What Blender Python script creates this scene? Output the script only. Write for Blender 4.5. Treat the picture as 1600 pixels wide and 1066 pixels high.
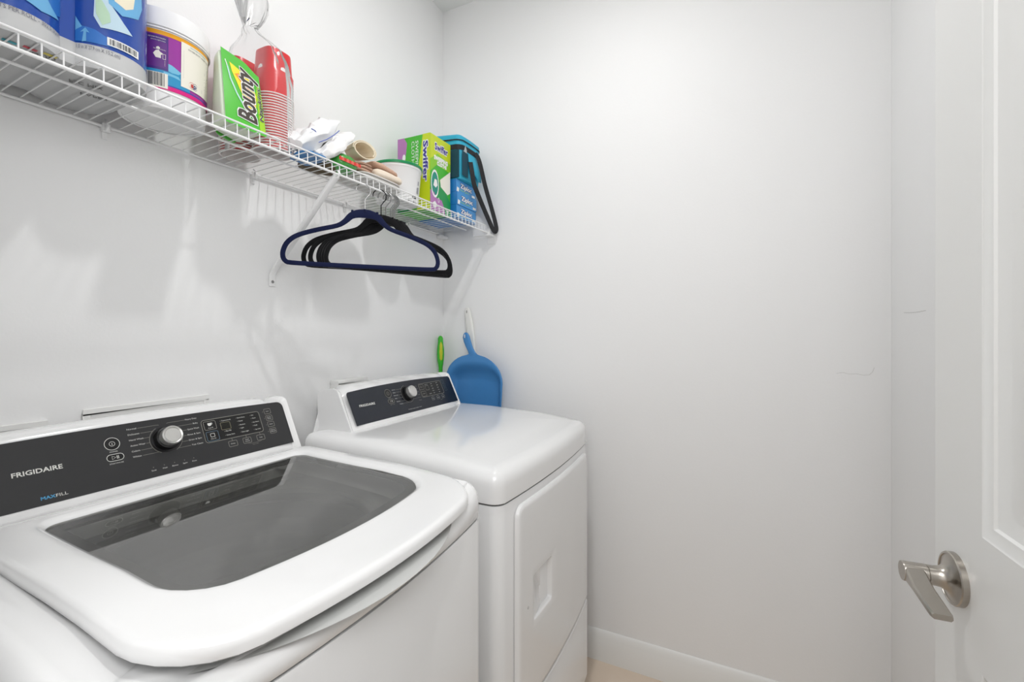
import bpy, bmesh, math, random
from mathutils import Vector, Matrix, noise
random.seed(7)
for o in list(bpy.data.objects): bpy.data.objects.remove(o)
SC = bpy.context.scene
COL = SC.collection
PI = math.pi
def rad(a): return a*PI/180

# ------------------------------------------------------------------ camera
# room axes: x=0 appliance wall, y=1.74 far wall, z up, metres
cam_d = bpy.data.cameras.new('camera'); cam = bpy.data.objects.new('camera', cam_d); COL.objects.link(cam)
cam_d.sensor_width = 36; cam_d.lens = 36*711/1600
cam_d.shift_y = -18/1600
cam_d.clip_start = 0.01
cam.location = (1.21, 0.0, 1.28); cam.rotation_euler = (PI/2, 0, rad(26.2))
SC.camera = cam
SC.view_settings.view_transform = 'Standard'; SC.view_settings.look = 'None'
SC.view_settings.exposure = -0.15; SC.view_settings.gamma = 1.0
SC.view_settings.use_curve_mapping = False
# ------------------------------------------------------------------ light
LAMP_X, LAMP_Y, LAMP_EMIT = 0.815, 0.92, 620.0
WORLD = 0.5
HALL_FILL_W = 10.0
DOORWAY_FILL_W = 10.5
w = bpy.data.worlds.new('world'); SC.world = w; w.use_nodes = True
w.node_tree.nodes['Background'].inputs[0].default_value = (1.0, 1.0, 1.0, 1)
w.node_tree.nodes['Background'].inputs[1].default_value = WORLD
hl = bpy.data.lights.new('hall_fill', 'AREA'); hl.energy = HALL_FILL_W; hl.shape = 'RECTANGLE'; hl.size = 1.5; hl.size_y = 2.3  # unseen fill light added in the hall, evens out the far wall
hl.color = (1, 1, 1)
hlo = bpy.data.objects.new('hall_fill', hl); COL.objects.link(hlo)
hlo.location = (.80, -2.40, 1.35); hlo.rotation_euler = (rad(90), 0, 0)

# added fill light in the doorway above the camera, brightens the appliance wall
fl_d = bpy.data.lights.new('doorway_fill', 'AREA'); fl_d.energy = DOORWAY_FILL_W; fl_d.shape = 'SQUARE'; fl_d.size = .7
flo = bpy.data.objects.new('doorway_fill', fl_d); COL.objects.link(flo)
flo.location = (1.20, -.14, 1.86); flo.rotation_euler = Vector((1.2, -.92, .6)).to_track_quat('Z', 'Y').to_euler()

# ------------------------------------------------------------------ materials
def s2l(c): return tuple(((v/255)/12.92 if v/255 <= .04045 else (((v/255)+.055)/1.055)**2.4) for v in c)
MATS = {}
def mat(name, rgb, rough=.5, metal=0.0, coat=0.0, bump=0.0, bscale=200, emit=None, spec=.5, vary=0.0, sheen=0.0):
    if name in MATS: return MATS[name]
    m = bpy.data.materials.new(name); m.use_nodes = True; nt = m.node_tree; b = nt.nodes['Principled BSDF']
    col = s2l(rgb)+(1,)
    b.inputs['Base Color'].default_value = col
    b.inputs['Roughness'].default_value = rough; b.inputs['Metallic'].default_value = metal
    b.inputs['Coat Weight'].default_value = coat; b.inputs['Coat Roughness'].default_value = .05
    b.inputs['Specular IOR Level'].default_value = spec
    if sheen: b.inputs['Sheen Weight'].default_value = sheen
    tc = nt.nodes.new('ShaderNodeTexCoord')
    n = nt.nodes.new('ShaderNodeTexNoise'); n.inputs['Scale'].default_value = bscale; n.inputs['Detail'].default_value = 3
    nt.links.new(tc.outputs['Object'], n.inputs['Vector'])
    if vary:
        r = nt.nodes.new('ShaderNodeMixRGB'); r.inputs[1].default_value = tuple(c*(1-vary) for c in col[:3])+(1,)
        r.inputs[2].default_value = tuple(min(1, c*(1+vary)) for c in col[:3])+(1,)
        nt.links.new(n.outputs['Fac'], r.inputs[0]); nt.links.new(r.outputs[0], b.inputs['Base Color'])
    if bump:
        bp = nt.nodes.new('ShaderNodeBump'); bp.inputs['Strength'].default_value = bump; bp.inputs['Distance'].default_value = .002
        nt.links.new(n.outputs['Fac'], bp.inputs['Height']); nt.links.new(bp.outputs[0], b.inputs['Normal'])
    if emit:
        b.inputs['Emission Color'].default_value = emit[0]+(1,); b.inputs['Emission Strength'].default_value = emit[1]
    MATS[name] = m; return m
def film(name, tint, alpha, rough=.08, gloss=.5):
    """thin plastic film / tinted pane: see-through part plus a Fresnel reflection"""
    m = bpy.data.materials.new(name); m.use_nodes = True; nt = m.node_tree; nt.nodes.clear()
    out = nt.nodes.new('ShaderNodeOutputMaterial'); tr = nt.nodes.new('ShaderNodeBsdfTransparent'); df = nt.nodes.new('ShaderNodeBsdfDiffuse')
    gl = nt.nodes.new('ShaderNodeBsdfGlossy'); fr = nt.nodes.new('ShaderNodeFresnel'); m1 = nt.nodes.new('ShaderNodeMixShader'); m2 = nt.nodes.new('ShaderNodeMixShader')
    tr.inputs[0].default_value = s2l(tint)+(1,); df.inputs[0].default_value = s2l(tint)+(1,)
    m1.inputs[0].default_value = alpha; fr.inputs[0].default_value = 1+gloss; gl.inputs['Roughness'].default_value = rough
    nt.links.new(tr.outputs[0], m1.inputs[1]); nt.links.new(df.outputs[0], m1.inputs[2])
    nt.links.new(fr.outputs[0], m2.inputs[0]); nt.links.new(m1.outputs[0], m2.inputs[1]); nt.links.new(gl.outputs[0], m2.inputs[2])
    nt.links.new(m2.outputs[0], out.inputs[0]); MATS[name] = m; return m
def tile_mat():
    m = bpy.data.materials.new('floor_tile'); m.use_nodes = True; nt = m.node_tree; b = nt.nodes['Principled BSDF']
    tc = nt.nodes.new('ShaderNodeTexCoord'); br = nt.nodes.new('ShaderNodeTexBrick'); n = nt.nodes.new('ShaderNodeTexNoise')
    mp = nt.nodes.new('ShaderNodeMapping'); mp.inputs['Location'].default_value = (.30, 0, 0)
    n.inputs['Scale'].default_value = 6; n.inputs['Detail'].default_value = 6
    br.offset = 0; br.inputs['Scale'].default_value = 1; br.inputs['Brick Width'].default_value = .45; br.inputs['Row Height'].default_value = .45
    br.inputs['Mortar Size'].default_value = .003
    cr = nt.nodes.new('ShaderNodeMixRGB'); cr.inputs[1].default_value = s2l((226, 206, 186))+(1,); cr.inputs[2].default_value = s2l((240, 224, 206))+(1,)
    nt.links.new(tc.outputs['Object'], mp.inputs[0]); nt.links.new(mp.outputs[0], br.inputs['Vector']); nt.links.new(tc.outputs['Object'], n.inputs['Vector'])
    nt.links.new(n.outputs['Fac'], cr.inputs[0]); nt.links.new(cr.outputs[0], br.inputs['Color1']); nt.links.new(cr.outputs[0], br.inputs['Color2'])
    br.inputs['Mortar'].default_value = s2l((206, 190, 172))+(1,)
    nt.links.new(br.outputs['Color'], b.inputs['Base Color']); b.inputs['Roughness'].default_value = .35
    return m
wallm = mat('wall_paint', (247, 247, 247), .55, bump=.12, bscale=140)
ceilm = mat('ceiling_paint', (242, 243, 242), .8, bump=.2, bscale=90)
trimm = mat('trim_paint', (244, 244, 242), .3)
doorm = mat('door_paint', (240, 240, 238), .32)
enam = mat('white_enamel', (243, 243, 243), .22, coat=.4)
plas = mat('white_plastic_gloss', (245, 245, 245), .16, coat=.5)
darkp = mat('charcoal_panel', (40, 40, 42), .3)
navyp = mat('blue_black_panel', (24, 30, 42), .25)
blk = mat('black_gloss', (8, 8, 9), .2)
seam = mat('seam_grey', (70, 70, 70), .7)
ink = mat('print_white', (225, 225, 220), .5)
inkd = mat('print_grey', (150, 148, 140), .5)
inkb = mat('print_blue', (80, 160, 205), .5)
nick = mat('satin_nickel', (176, 170, 162), .28, metal=1.0, bump=.05, bscale=600)
knobm = mat('knob_metal', (214, 213, 210), .3, metal=.75)
chrome = mat('knob_rim', (225, 225, 225), .12, metal=1.0)
steel = mat('drum_steel', (190, 190, 186), .32, metal=.8)
wire = mat('white_vinyl_wire', (246, 246, 246), .3)
black_f = mat('black_flock', (13, 13, 16), .9, sheen=.2, spec=.2)
navy_f = mat('navy_flock', (17, 26, 62), .85, sheen=.15, spec=.2)
hookm = mat('hook_steel', (150, 150, 150), .25, metal=1)
hookd = mat('hook_dark_steel', (38, 38, 40), .3, metal=.9)
glassm = film('lid_glass', (186, 186, 180), .10, .03, 1.85)
bagm = film('clear_bag_film', (253, 253, 253), .05, .10, .16)
milky = film('milky_film', (236, 237, 238), .62, .25, .35)
def P(name, hexs, rough=.45, **k):
    return mat(name, tuple(int(hexs[i:i+2], 16) for i in (0, 2, 4)), rough, **k)

# ------------------------------------------------------------------ mesh helpers
class MB:
    def __init__(s): s.v = []; s.f = []; s.m = []; s.mats = []; s.cur = 0
    def use(s, m):
        if m not in s.mats: s.mats.append(m)
        s.cur = s.mats.index(m); return s
    def add(s, vs, fs):
        o = len(s.v); s.v += [tuple(p) for p in vs]
        for f in fs: s.f.append(tuple(i+o for i in f)); s.m.append(s.cur)
        return s
    def box(s, x0, x1, y0, y1, z0, z1):
        vs = [(x, y, z) for x in (x0, x1) for y in (y0, y1) for z in (z0, z1)]
        return s.add(vs, [(0, 1, 3, 2), (4, 6, 7, 5), (0, 4, 5, 1), (2, 3, 7, 6), (0, 2, 6, 4), (1, 5, 7, 3)])
    def loft(s, rings, closed=True, cap0=False, cap1=False):
        n = len(rings[0]); o = []
        for r in rings: o += r
        fs = []
        for i in range(len(rings)-1):
            for j in range(n if closed else n-1):
                k = (j+1) % n
                fs.append((i*n+j, i*n+k, (i+1)*n+k, (i+1)*n+j))
        if cap0: fs.append(tuple(range(n))[::-1])
        if cap1: fs.append(tuple((len(rings)-1)*n+j for j in range(n)))
        return s.add(o, fs)
    def tube(s, pts, r, n=8, closed=False, caps=True, flat=None, up=None):
        """sweep; flat=(a,b) half sizes in-plane/out-of-plane; r may be a list"""
        pts = [Vector(p) for p in pts]; N = len(pts); rings = []
        prev = None
        for i, p in enumerate(pts):
            a = pts[(i-1) % N] if (closed or i > 0) else p; b = pts[(i+1) % N] if (closed or i < N-1) else p
            t = (b-a).normalized()
            if up is not None: u = Vector(up); nrm = (u - t*u.dot(t)).normalized()
            elif prev is None:
                u = Vector((0, 0, 1)) if abs(t.z) < .9 else Vector((1, 0, 0)); nrm = (u - t*u.dot(t)).normalized()
            else: nrm = (prev - t*prev.dot(t)).normalized()
            prev = nrm; bi = t.cross(nrm)
            rr = r[i] if isinstance(r, (list, tuple)) else r
            ring = []
            for k in range(n):
                a2 = 2*PI*(k+.5)/n
                if flat:
                    f0 = flat(i) if callable(flat) else flat
                    c, q = math.cos(a2), math.sin(a2)
                    c = math.copysign(abs(c)**.6, c); q = math.copysign(abs(q)**.6, q)
                    ring.append(tuple(p + bi*c*f0[0] + nrm*q*f0[1]))
                else: ring.append(tuple(p + nrm*math.cos(a2)*rr + bi*math.sin(a2)*rr))
            rings.append(ring)
        if closed: rings.append(rings[0])
        return s.loft(rings, True, caps and not closed, caps and not closed)
    def lathe(s, prof, c=(0, 0, 0), n=48, axis='z', frame=None):
        rings = []
        for r, h in prof:
            ring = []
            for k in range(n):
                a = 2*PI*k/n; q = (r*math.cos(a), r*math.sin(a), h)
                if frame is not None: q = tuple(frame @ Vector(q))
                else: q = (q[0]+c[0], q[1]+c[1], q[2]+c[2])
                ring.append(q)
            rings.append(ring)
        return s.loft(rings)
def finish(me, ang=35):
    for p in me.polygons: p.use_smooth = True
    try: me.set_sharp_from_angle(angle=rad(ang))
    except Exception: pass
ROOT = {}
def shift_of(o):
    while o is not None:
        if o.name in ROOT: return Vector(ROOT[o.name])
        o = o.parent
    return Vector((0, 0, 0))
def obj(name, mb, m=None, parent=None, origin=None, ang=35, label=None, bevel=0, flip=True, segs=2):
    me = bpy.data.meshes.new(name)
    sh = shift_of(parent) if parent else Vector(origin or (0, 0, 0))
    me.from_pydata([tuple(Vector(v)-sh) for v in mb.v], [], mb.f)
    mats = mb.mats or [m]
    for q in mats: me.materials.append(q)
    if mb.mats:
        for p, i in zip(me.polygons, mb.m): p.material_index = i
    if flip:
        b = bmesh.new(); b.from_mesh(me); bmesh.ops.remove_doubles(b, verts=b.verts, dist=1e-6)
        bmesh.ops.recalc_face_normals(b, faces=b.faces); b.to_mesh(me); b.free()
    finish(me, ang)
    o = bpy.data.objects.new(name, me); COL.objects.link(o)
    if parent: o.parent = parent
    else: o.location = sh; ROOT[o.name] = tuple(sh)
    if label: o['label'] = label
    if bevel:
        md = o.modifiers.new('bevel', 'BEVEL'); md.width = bevel; md.segments = segs; md.limit_method = 'ANGLE'; md.angle_limit = rad(40)
    return o
def thing(name, label, cat, loc=(0, 0, 0), group=None):
    o = bpy.data.objects.new(name, None); COL.objects.link(o); o.location = loc; ROOT[o.name] = tuple(loc)
    o.empty_display_size = .05
    o['label'] = label; o['category'] = cat
    if group: o['group'] = group
    return o
def tag(o, label, cat, group=None):
    o['label'] = label; o['category'] = cat
    if group: o['group'] = group
    return o
def struct(name, mb, m, parent=None, **k):
    o = obj(name, mb, m, parent, **k)
    if not parent: o['kind'] = 'structure'
    return o
def dup(root, loc=None, rotz=None, label=None):
    r = root.copy(); COL.objects.link(r)
    if loc is not None: r.location = loc
    if rotz is not None: r.rotation_euler = (0, 0, rotz)
    if label: r['label'] = label
    for ch in list(root.children):
        c = ch.copy(); COL.objects.link(c); c.parent = r
    return r

# --- flat artwork (lettering, bands, outlines) laid on a surface through a map function
_tc = {}
def text2d(s):
    if s in _tc: return _tc[s]
    cu = bpy.data.curves.new('t', 'FONT'); cu.body = s; cu.size = 1; cu.resolution_u = 2
    o = bpy.data.objects.new('t', cu); COL.objects.link(o); bpy.context.view_layer.update()
    me = bpy.data.meshes.new_from_object(o.evaluated_get(bpy.context.evaluated_depsgraph_get()))
    vs = [(v.co.x, v.co.y) for v in me.vertices]; fs = [tuple(p.vertices) for p in me.polygons]
    bpy.data.objects.remove(o); bpy.data.curves.remove(cu); bpy.data.meshes.remove(me)
    _tc[s] = (vs, fs); return _tc[s]
class Art:
    def __init__(s, fn): s.fn = fn; s.mb = MB(); s.layer = 1
    def raw(s, vs, fs, m, layer=None):
        L = layer if layer is not None else s.layer
        s.mb.use(m).add([s.fn(u, v, L*.00035) for u, v in vs], fs); return s
    def poly(s, pts, m, layer=None, sub=0):
        b = bmesh.new(); vs = [b.verts.new((p[0], p[1], 0)) for p in pts]; b.faces.new(vs)
        bmesh.ops.triangulate(b, faces=b.faces[:])
        for i in range(sub):
            bmesh.ops.subdivide_edges(b, edges=b.edges[:], cuts=1, use_grid_fill=True)
        b.verts.ensure_lookup_table(); b.verts.index_update()
        s.raw([(v.co.x, v.co.y) for v in b.verts], [tuple(v.index for v in f.verts) for f in b.faces], m, layer); b.free(); return s
    def rect(s, u0, u1, v0, v1, m, layer=None, nu=1, nv=1):
        vs = [(u0+(u1-u0)*i/nu, v0+(v1-v0)*j/nv) for i in range(nu+1) for j in range(nv+1)]
        fs = [(i*(nv+1)+j, (i+1)*(nv+1)+j, (i+1)*(nv+1)+j+1, i*(nv+1)+j+1) for i in range(nu) for j in range(nv)]
        return s.raw(vs, fs, m, layer)
    def line(s, pts, wd, m, layer=None, closed=False):
        P2 = [Vector((p[0], p[1])) for p in pts]; n = len(P2); vs = []
        for i, p in enumerate(P2):
            a = P2[(i-1) % n] if (closed or i) else p; b = P2[(i+1) % n] if (closed or i < n-1) else p
            t = (b-a).normalized(); q = Vector((-t.y, t.x))*wd/2; vs += [tuple(p+q), tuple(p-q)]
        fs = [(2*i, 2*i+1, 2*((i+1) % n)+1, 2*((i+1) % n)) for i in range(n if closed else n-1)]
        return s.raw(vs, fs, m, layer)
    def rr(s, cx, cy, w_, h_, r, wd, m, layer=None, fill=None):
        pts = []
        for (sx, sy, a0) in ((1, 1, 0), (-1, 1, 90), (-1, -1, 180), (1, -1, 270)):
            for k in range(5):
                a = rad(a0+k*22.5); pts.append((cx+sx*(w_/2-r)+r*math.cos(a), cy+sy*(h_/2-r)+r*math.sin(a)))
        if fill: s.poly(pts, fill, (layer or s.layer)-.4)
        if wd: s.line(pts, wd, m, layer, True)
        return s
    def ring(s, cx, cy, r, wd, m, layer=None, fill=None, n=32, a0=0, a1=360):
        pts = [(cx+r*math.cos(rad(a0+(a1-a0)*k/n)), cy+r*math.sin(rad(a0+(a1-a0)*k/n))) for k in range(n if a1-a0 == 360 else n+1)]
        if fill: s.poly(pts, fill, (layer or s.layer)-.4)
        if wd: s.line(pts, wd, m, layer, a1-a0 == 360)
        return s
    def text(s, t, x, y, h, m, wd=None, anchor='l', layer=None, rot=0, bold=0, shear=0):
        vs, fs = text2d(t)
        x0 = min(p[0] for p in vs); x1 = max(p[0] for p in vs)
        k = h/.70; kx = k if wd is None else wd/(x1-x0)
        W = (x1-x0)*kx; ox = {'l': 0, 'c': -W/2, 'r': -W}[anchor]
        c, q = math.cos(rot), math.sin(rot); offs = [(0, 0)]
        if bold: offs = [(dx*bold, dy*bold) for dx in (-1, 0, 1) for dy in (-1, 0, 1)]
        for i, (dx, dy) in enumerate(offs):
            out = []
            for p in vs:
                a = (p[0]-x0)*kx+ox+dx+shear*p[1]*k; b = p[1]*k+dy
                out.append((x+a*c-b*q, y+a*q+b*c))
            s.raw(out, fs, m, (layer if layer is not None else s.layer)+i*.01)
        return s
    def build(s, name, parent, **k):
        return obj(name, s.mb, None, parent, flip=False, **k)

def outline(x0, x1, y0, y1, rf, rb, bow=0, inset=0, k=7, m=7, lx=5, xflat=None):
    """rounded rectangle; +x is the front, bowed outward by `bow`"""
    X0, X1, Y0, Y1 = x0+inset, x1-inset, y0+inset, y1-inset
    rf = max(rf-inset, .002); rb = max(rb-inset, .002); p = []
    def arc(cx, cy, r, a0):
        for i in range(k): a = rad(a0+90*i/(k-1)); p.append((cx+r*math.cos(a), cy+r*math.sin(a)))
    def seg(a, b, n):
        for i in range(1, n): p.append((a[0]+(b[0]-a[0])*i/n, a[1]+(b[1]-a[1])*i/n))
    arc(X1-rf, Y1-rf, rf, 0); seg(p[-1], (X0+rb, Y1), lx)
    arc(X0+rb, Y1-rb, rb, 90); seg(p[-1], (X0, Y0+rb), m)
    arc(X0+rb, Y0+rb, rb, 180); seg(p[-1], (X1-rf, Y0), lx)
    arc(X1-rf, Y0+rf, rf, 270); seg(p[-1], (X1, Y1-rf), m+5)
    yc = (Y0+Y1)/2; hy = (Y1-Y0)/2; out = []
    for x, y in p:
        t = max(0, min(1, (x-(x0+x1)/2)/((x1-x0)/2)))
        out.append((x+bow*t*t*(1-((y-yc)/hy)**2), y))
    return out
def sstep(a, b, x):
    t = max(0, min(1, (x-a)/(b-a))); return t*t*(3-2*t)

# ================================================================== room shell
RW, L, H = 1.631, 1.74, 2.74
struct('floor', MB().box(-.12, RW+.12, -2.6, L+.12, -.08, 0), tile_mat())
struct('ceiling', MB().box(-.12, RW+.12, -2.6, L+.12, H, H+.1), ceilm)
struct('wall_left', MB().box(-.12, 0, -.05, L+.12, 0, H), wallm)
wf = struct('wall_far', MB().box(0, RW, L, L+.12, 0, H), wallm)
wr = struct('wall_right', MB().box(RW, RW+.12, -2.6, L+.12, 0, H), wallm)
struct('wall_near', MB().box(0, .72, -.06, .06, 0, H).box(.72, 1.545, -.06, .06, 2.06, H).box(1.545, RW, -.06, .06, 0, H), wallm)
struct('wall_hall', MB().box(-.12, 0, -2.6, -.05, 0, H).box(-.12, RW+.12, -2.72, -2.6, 0, H), wallm)
def baseboard(name, pts):
    prof = [(0, 0), (.014, 0), (.014, .084), (.011, .09), (.011, .096), (.0085, .100), (.008, .106), (.0045, .110), (.003, .114), (0, .115)]
    (xa, ya), (xb, yb), (nx, ny) = pts
    mb = MB(); mb.loft([[(xa+nx*d, ya+ny*d, z) for d, z in prof], [(xb+nx*d, yb+ny*d, z) for d, z in prof]], True, True, True)
    return struct(name, mb, trimm, ang=60)
baseboard('baseboard_far', ((0.014, L), (RW-.014, L), (0, -1)))
baseboard('baseboard_right', ((RW, L), (RW, .06), (-1, 0)))
baseboard('baseboard_left', ((0, .06), (0, L), (1, 0)))
# faint settling cracks in the paint
crk = mat('crack_grey', (205, 205, 201), .9)  # the crack lines' own grey
mb = MB()
pts = [(1.495, L, 1.142), (1.512, L, 1.145), (1.528, L, 1.1405), (1.545, L, 1.1425), (1.563, L, 1.139), (1.578, L, 1.1405), (1.586, L, 1.150), (1.590, L, 1.163)]
mb.tube([(x, L-.0002, z) for x, y, z in pts], .0006, 4)
obj('hairline_crack', mb, crk, wf)
mb = MB(); mb.tube([(RW-.0002, 1.62-.02*i, 1.327-.0022*math.sin(i/8*PI)) for i in range(9)], .0007, 4); obj('hairline_crack', mb, crk, wr)

# ---- door 1 : open into the room, lever on the face we see
HX, HY, EX, EY = 1.512, .10, 1.4685, .86
dl = math.hypot(HX-EX, HY-EY); dx, dy = (EX-HX)/dl, (EY-HY)/dl       # u runs hinge -> free edge
nx, ny = -dy, dx                                                      # visible side (towards -x)
def D(u, z, off=0): return (HX+dx*u+nx*off, HY+dy*u+ny*off, z)
mb = MB()
DW, DH, TH = dl, 2.03, .035
PAN = [(.12, DW-.12, .25, .865), (.12, DW-.12, 1.03, 1.90)]
us = sorted({0, DW, .12, DW-.12}); zs = [.008, .25, .865, 1.03, 1.90, DH]
for i in range(len(us)-1):
    for j in range(len(zs)-1):
        if i == 1 and j in (1, 3): continue
        mb.add([D(us[i], zs[j]), D(us[i+1], zs[j]), D(us[i+1], zs[j+1]), D(us[i], zs[j+1])], [(0, 1, 2, 3)])
for (a, b, c, d) in PAN:
    rings = []
    for ins, off in ((0, 0), (.003, -.0015), (.016, -.0035), (.019, -.006), (.034, -.0095), (.040, -.0100), (.072, -.0055), (.078, -.0055)):
        rings.append([D(a+ins, c+ins, off), D(b-ins, c+ins, off), D(b-ins, d-ins, off), D(a+ins, d-ins, off)])
    mb.loft(rings, True, False, True)
o_ = [D(0, .008), D(DW, .008), D(DW, DH), D(0, DH), D(0, .008, -TH), D(DW, .008, -TH), D(DW, DH, -TH), D(0, DH, -TH)]
mb.add(o_, [(0, 4, 5, 1), (1, 5, 6, 2), (2, 6, 7, 3), (3, 7, 4, 0), (4, 7, 6, 5)])
door = struct('door_1', mb, doorm, ang=20, flip=False)
# lever set (moves with the door)
FR = Matrix(((dx, 0, nx, 0), (dy, 0, ny, 0), (0, 1, 0, .950), (0, 0, 0, 1)))
base = D(DW-.061, 0); FR[0][3] = base[0]; FR[1][3] = base[1]
mb = MB()
mb.lathe([(0, 0), (.0335, 0), (.0335, .0065), (.0325, .008), (.030, .0085), (.0295, .0075), (.024, .0085), (.017, .012), (.0135, .017), (.0125, .024), (.0125, .031), (.0118, .0315), (.0118, .033), (0, .033)], frame=FR, n=56)
rose = obj('rose', mb, nick, door, ang=30)
mb = MB()
mb.lathe([(0, .033), (.0128, .033), (.0128, .0570), (.0122, .0582), (0, .0582)], frame=FR, n=40)
sp = obj('lever_spindle', mb, nick, door, ang=30)
mb = MB()
def LV(u, v, w_): return tuple(FR @ Vector((u, v, w_)))
rings = []
for u, v, w0, w1, hh in ((.006, 0, .036, .0570, .0104), (-.006, -.0005, .036, .0570, .0104), (-.040, -.004, .037, .0595, .0046), (-.088, -.009, .038, .0595, .0042), (-.092, -.0095, .039, .0585, .0034)):
    rings.append([LV(u, v-hh+.002, w0), LV(u, v-hh, w0+.002), LV(u, v-hh, w1-.002), LV(u, v-hh+.002, w1), LV(u, v+hh-.002, w1), LV(u, v+hh, w1-.002), LV(u, v+hh, w0+.002), LV(u, v+hh-.002, w0)])
mb.loft(rings, True, True, True)
obj('lever_handle', mb, nick, door, ang=25)
# door frame around the opening we look through
mb = MB(); mb.box(.70, .72, -.065, .065, 0, 2.06).box(1.545, 1.565, -.065, .065, 0, 2.06).box(.70, 1.565, -.065, .065, 2.06, 2.08)
struct('trim_1', mb, trimm, bevel=.003)

# ---- ceiling lamp, just above the frame
t = thing('ceiling_light', 'round white flush ceiling light above the appliances', 'ceiling light', (LAMP_X, LAMP_Y, H))
mb = MB(); mb.lathe([(0, H), (.095, H), (.095, H-.006), (.088, H-.012), (.040, H-.012), (.037, H-.008), (0, H-.008)], c=(LAMP_X, LAMP_Y, 0)); obj('base', mb, trimm, t)
mb = MB(); mb.lathe([(.036, H-.0085), (.036, H-.011), (.031, H-.0125), (0, H-.013)], c=(LAMP_X, LAMP_Y, 0))
obj('diffuser', mb, mat('lamp_diffuser', (255, 252, 245), .5, emit=((1, .995, .985), LAMP_EMIT)), t)

# ================================================================== washing machine
WX0, WX1, WY0, WY1 = .075, .737, .165, .823
BOW = .030
washer = thing('washing_machine', 'white top-load washing machine with a grey glass lid and charcoal control panel', 'washing machine', ((WX0+WX1)/2, (WY0+WY1)/2, 0))
def lp(pts, z): return [(x, y, z(x, y) if callable(z) else z) for x, y in pts]
O = lambda ins, r=.03: outline(WX0, WX1, WY0, WY1, r, .02, BOW, ins)
mb = MB()
mb.loft([lp(O(.012), .03), lp(O(.012), .06), lp(O(0), .062), lp(O(0), .890), lp(O(.0015), .8945), lp(O(.006), .8955)], True, True, False)
cab = obj('cabinet', mb, enam, washer, ang=30)
mb = MB(); mb.loft([lp(O(.006), .884), lp(O(.006), .902)]); obj('body_seam', mb, seam, washer)
for fx in (.12, .69):
    for fy in (.21, .78):
        obj('foot', MB().lathe([(0, 0), (.022, 0), (.024, .006), (.012, .012), (.012, .04), (0, .04)], c=(fx, fy, 0), n=20), blk, washer)
def ztop(x): return .984 - .016*sstep(.30, .70, x) - .004*sstep(.68, .78, x)
yc = (WY0+WY1)/2
def dip(x, y):      # finger scoop under the lid's front edge
    return .034*sstep(.60, .70, x)*(1-(sstep(.19, .285, y-.512) if y > .512 else sstep(.25, .34, .512-y)))
def left_fall(x, y): return .003*(1-sstep(.19, .31, y))
def reb(y): return .30+.70*sstep(.24, .32, y)
rings = [lp(O(.0015), .8985), lp(O(0), lambda x, y: .900), lp(O(0), lambda x, y: ztop(x)-.036*(1-.5*dip(x, y)/.034)-dip(x, y))]
for ins, drop in ((.0015, .026), (.005, .016), (.010, .009), (.016, .0035), (.021, .001)):
    rings.append(lp(O(ins), lambda x, y, d=drop: ztop(x)-d*(1-.5*dip(x, y)/.034)-dip(x, y)-left_fall(x, y)))
for ins, ex in ((.030, .008), (.042, .016), (.058, .024), (.10, .034)):
    rings.append(lp(O(ins), lambda x, y, e=ex: ztop(x)-e*(reb(y) if e < .03 else 1)-dip(x, y)*(1 if e < .01 else .75)-left_fall(x, y)))
rings.append(lp(outline(.27, .655, .295, .765, .06, .06, BOW*.7), lambda x, y: .942))
rings.append(lp(outline(.27, .655, .295, .765, .06, .06, BOW*.7), .93))
mb = MB(); mb.loft(rings); obj('top_deck', mb, plas, washer, ang=50)
# tub and drum seen through the glass
cx, cy = .44, .505
mb = MB()
n = 72
def circ(r, z, n=68): return [(cx+r*math.cos(2*PI*k/n), cy+r*math.sin(2*PI*k/n), z) for k in range(n)]
op = outline(.27, .655, .295, .765, .06, .06, BOW*.7)
mb.lathe([(.36, .93), (.222, .925), (.216, .918), (.216, .905), (.228, .90)], c=(cx, cy, 0), n=96)
obj('tub_ring', mb, mat('tub_plastic', (205, 206, 204), .35), washer)
mb = MB(); prof = [(.228, .895), (.225, .885)]
for i in range(11):
    z = .875-.035*i; prof += [(.225, z), (.219, z-.010), (.219, z-.014), (.225, z-.024)]
prof += [(.22, .47), (.20, .455), (.10, .45), (.09, .47), (.07, .56), (.03, .58), (0, .582)]
mb.lathe(prof, c=(cx, cy, 0), n=96); obj('drum', mb, steel, washer)
# lid frame with its glass
LX0, LX1, LY0, LY1 = .232, .742, .232, .803
LO = lambda ins: outline(LX0, LX1, LY0, LY1, .085, .03, .036, ins)
GO = lambda ins: outline(.272, .640, .300, .755, .055, .022, .030, ins)
def zl(x): return .990-.006*sstep(.2, .5, x)-.014*sstep(.50, .74, x)-.008*sstep(.68, .80, x)
mb = MB()
rings = [lp(LO(.03), lambda x, y: zl(x)-.024), lp(LO(.004), lambda x, y: zl(x)-.022), lp(LO(0), lambda x, y: zl(x)-.018), lp(LO(0), lambda x, y: zl(x)-.009), lp(LO(.0015), lambda x, y: zl(x)-.004),
         lp(LO(.004), lambda x, y: zl(x)-.0015), lp(LO(.007), lambda x, y: zl(x)-.0003), lp(LO(.009), lambda x, y: zl(x)), lp(LO(.016), lambda x, y: zl(x)+.0002),
         lp([((a[0]*.5+b[0]*.5), (a[1]*.5+b[1]*.5)) for a, b in zip(LO(.012), GO(-.012))], lambda x, y: zl(x)+.0015),
         lp(GO(-.018), lambda x, y: zl(x)+.0003), lp(GO(-.012), lambda x, y: zl(x)), lp(GO(-.009), lambda x, y: zl(x)-.0008), lp(GO(-.001), lambda x, y: zl(x)-.006), lp(GO(0), lambda x, y: zl(x)-.010), lp(GO(0), lambda x, y: zl(x)-.024)]
mb.loft(rings + [rings[0]]); lid = obj('lid', mb, plas, washer, ang=50)
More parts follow.
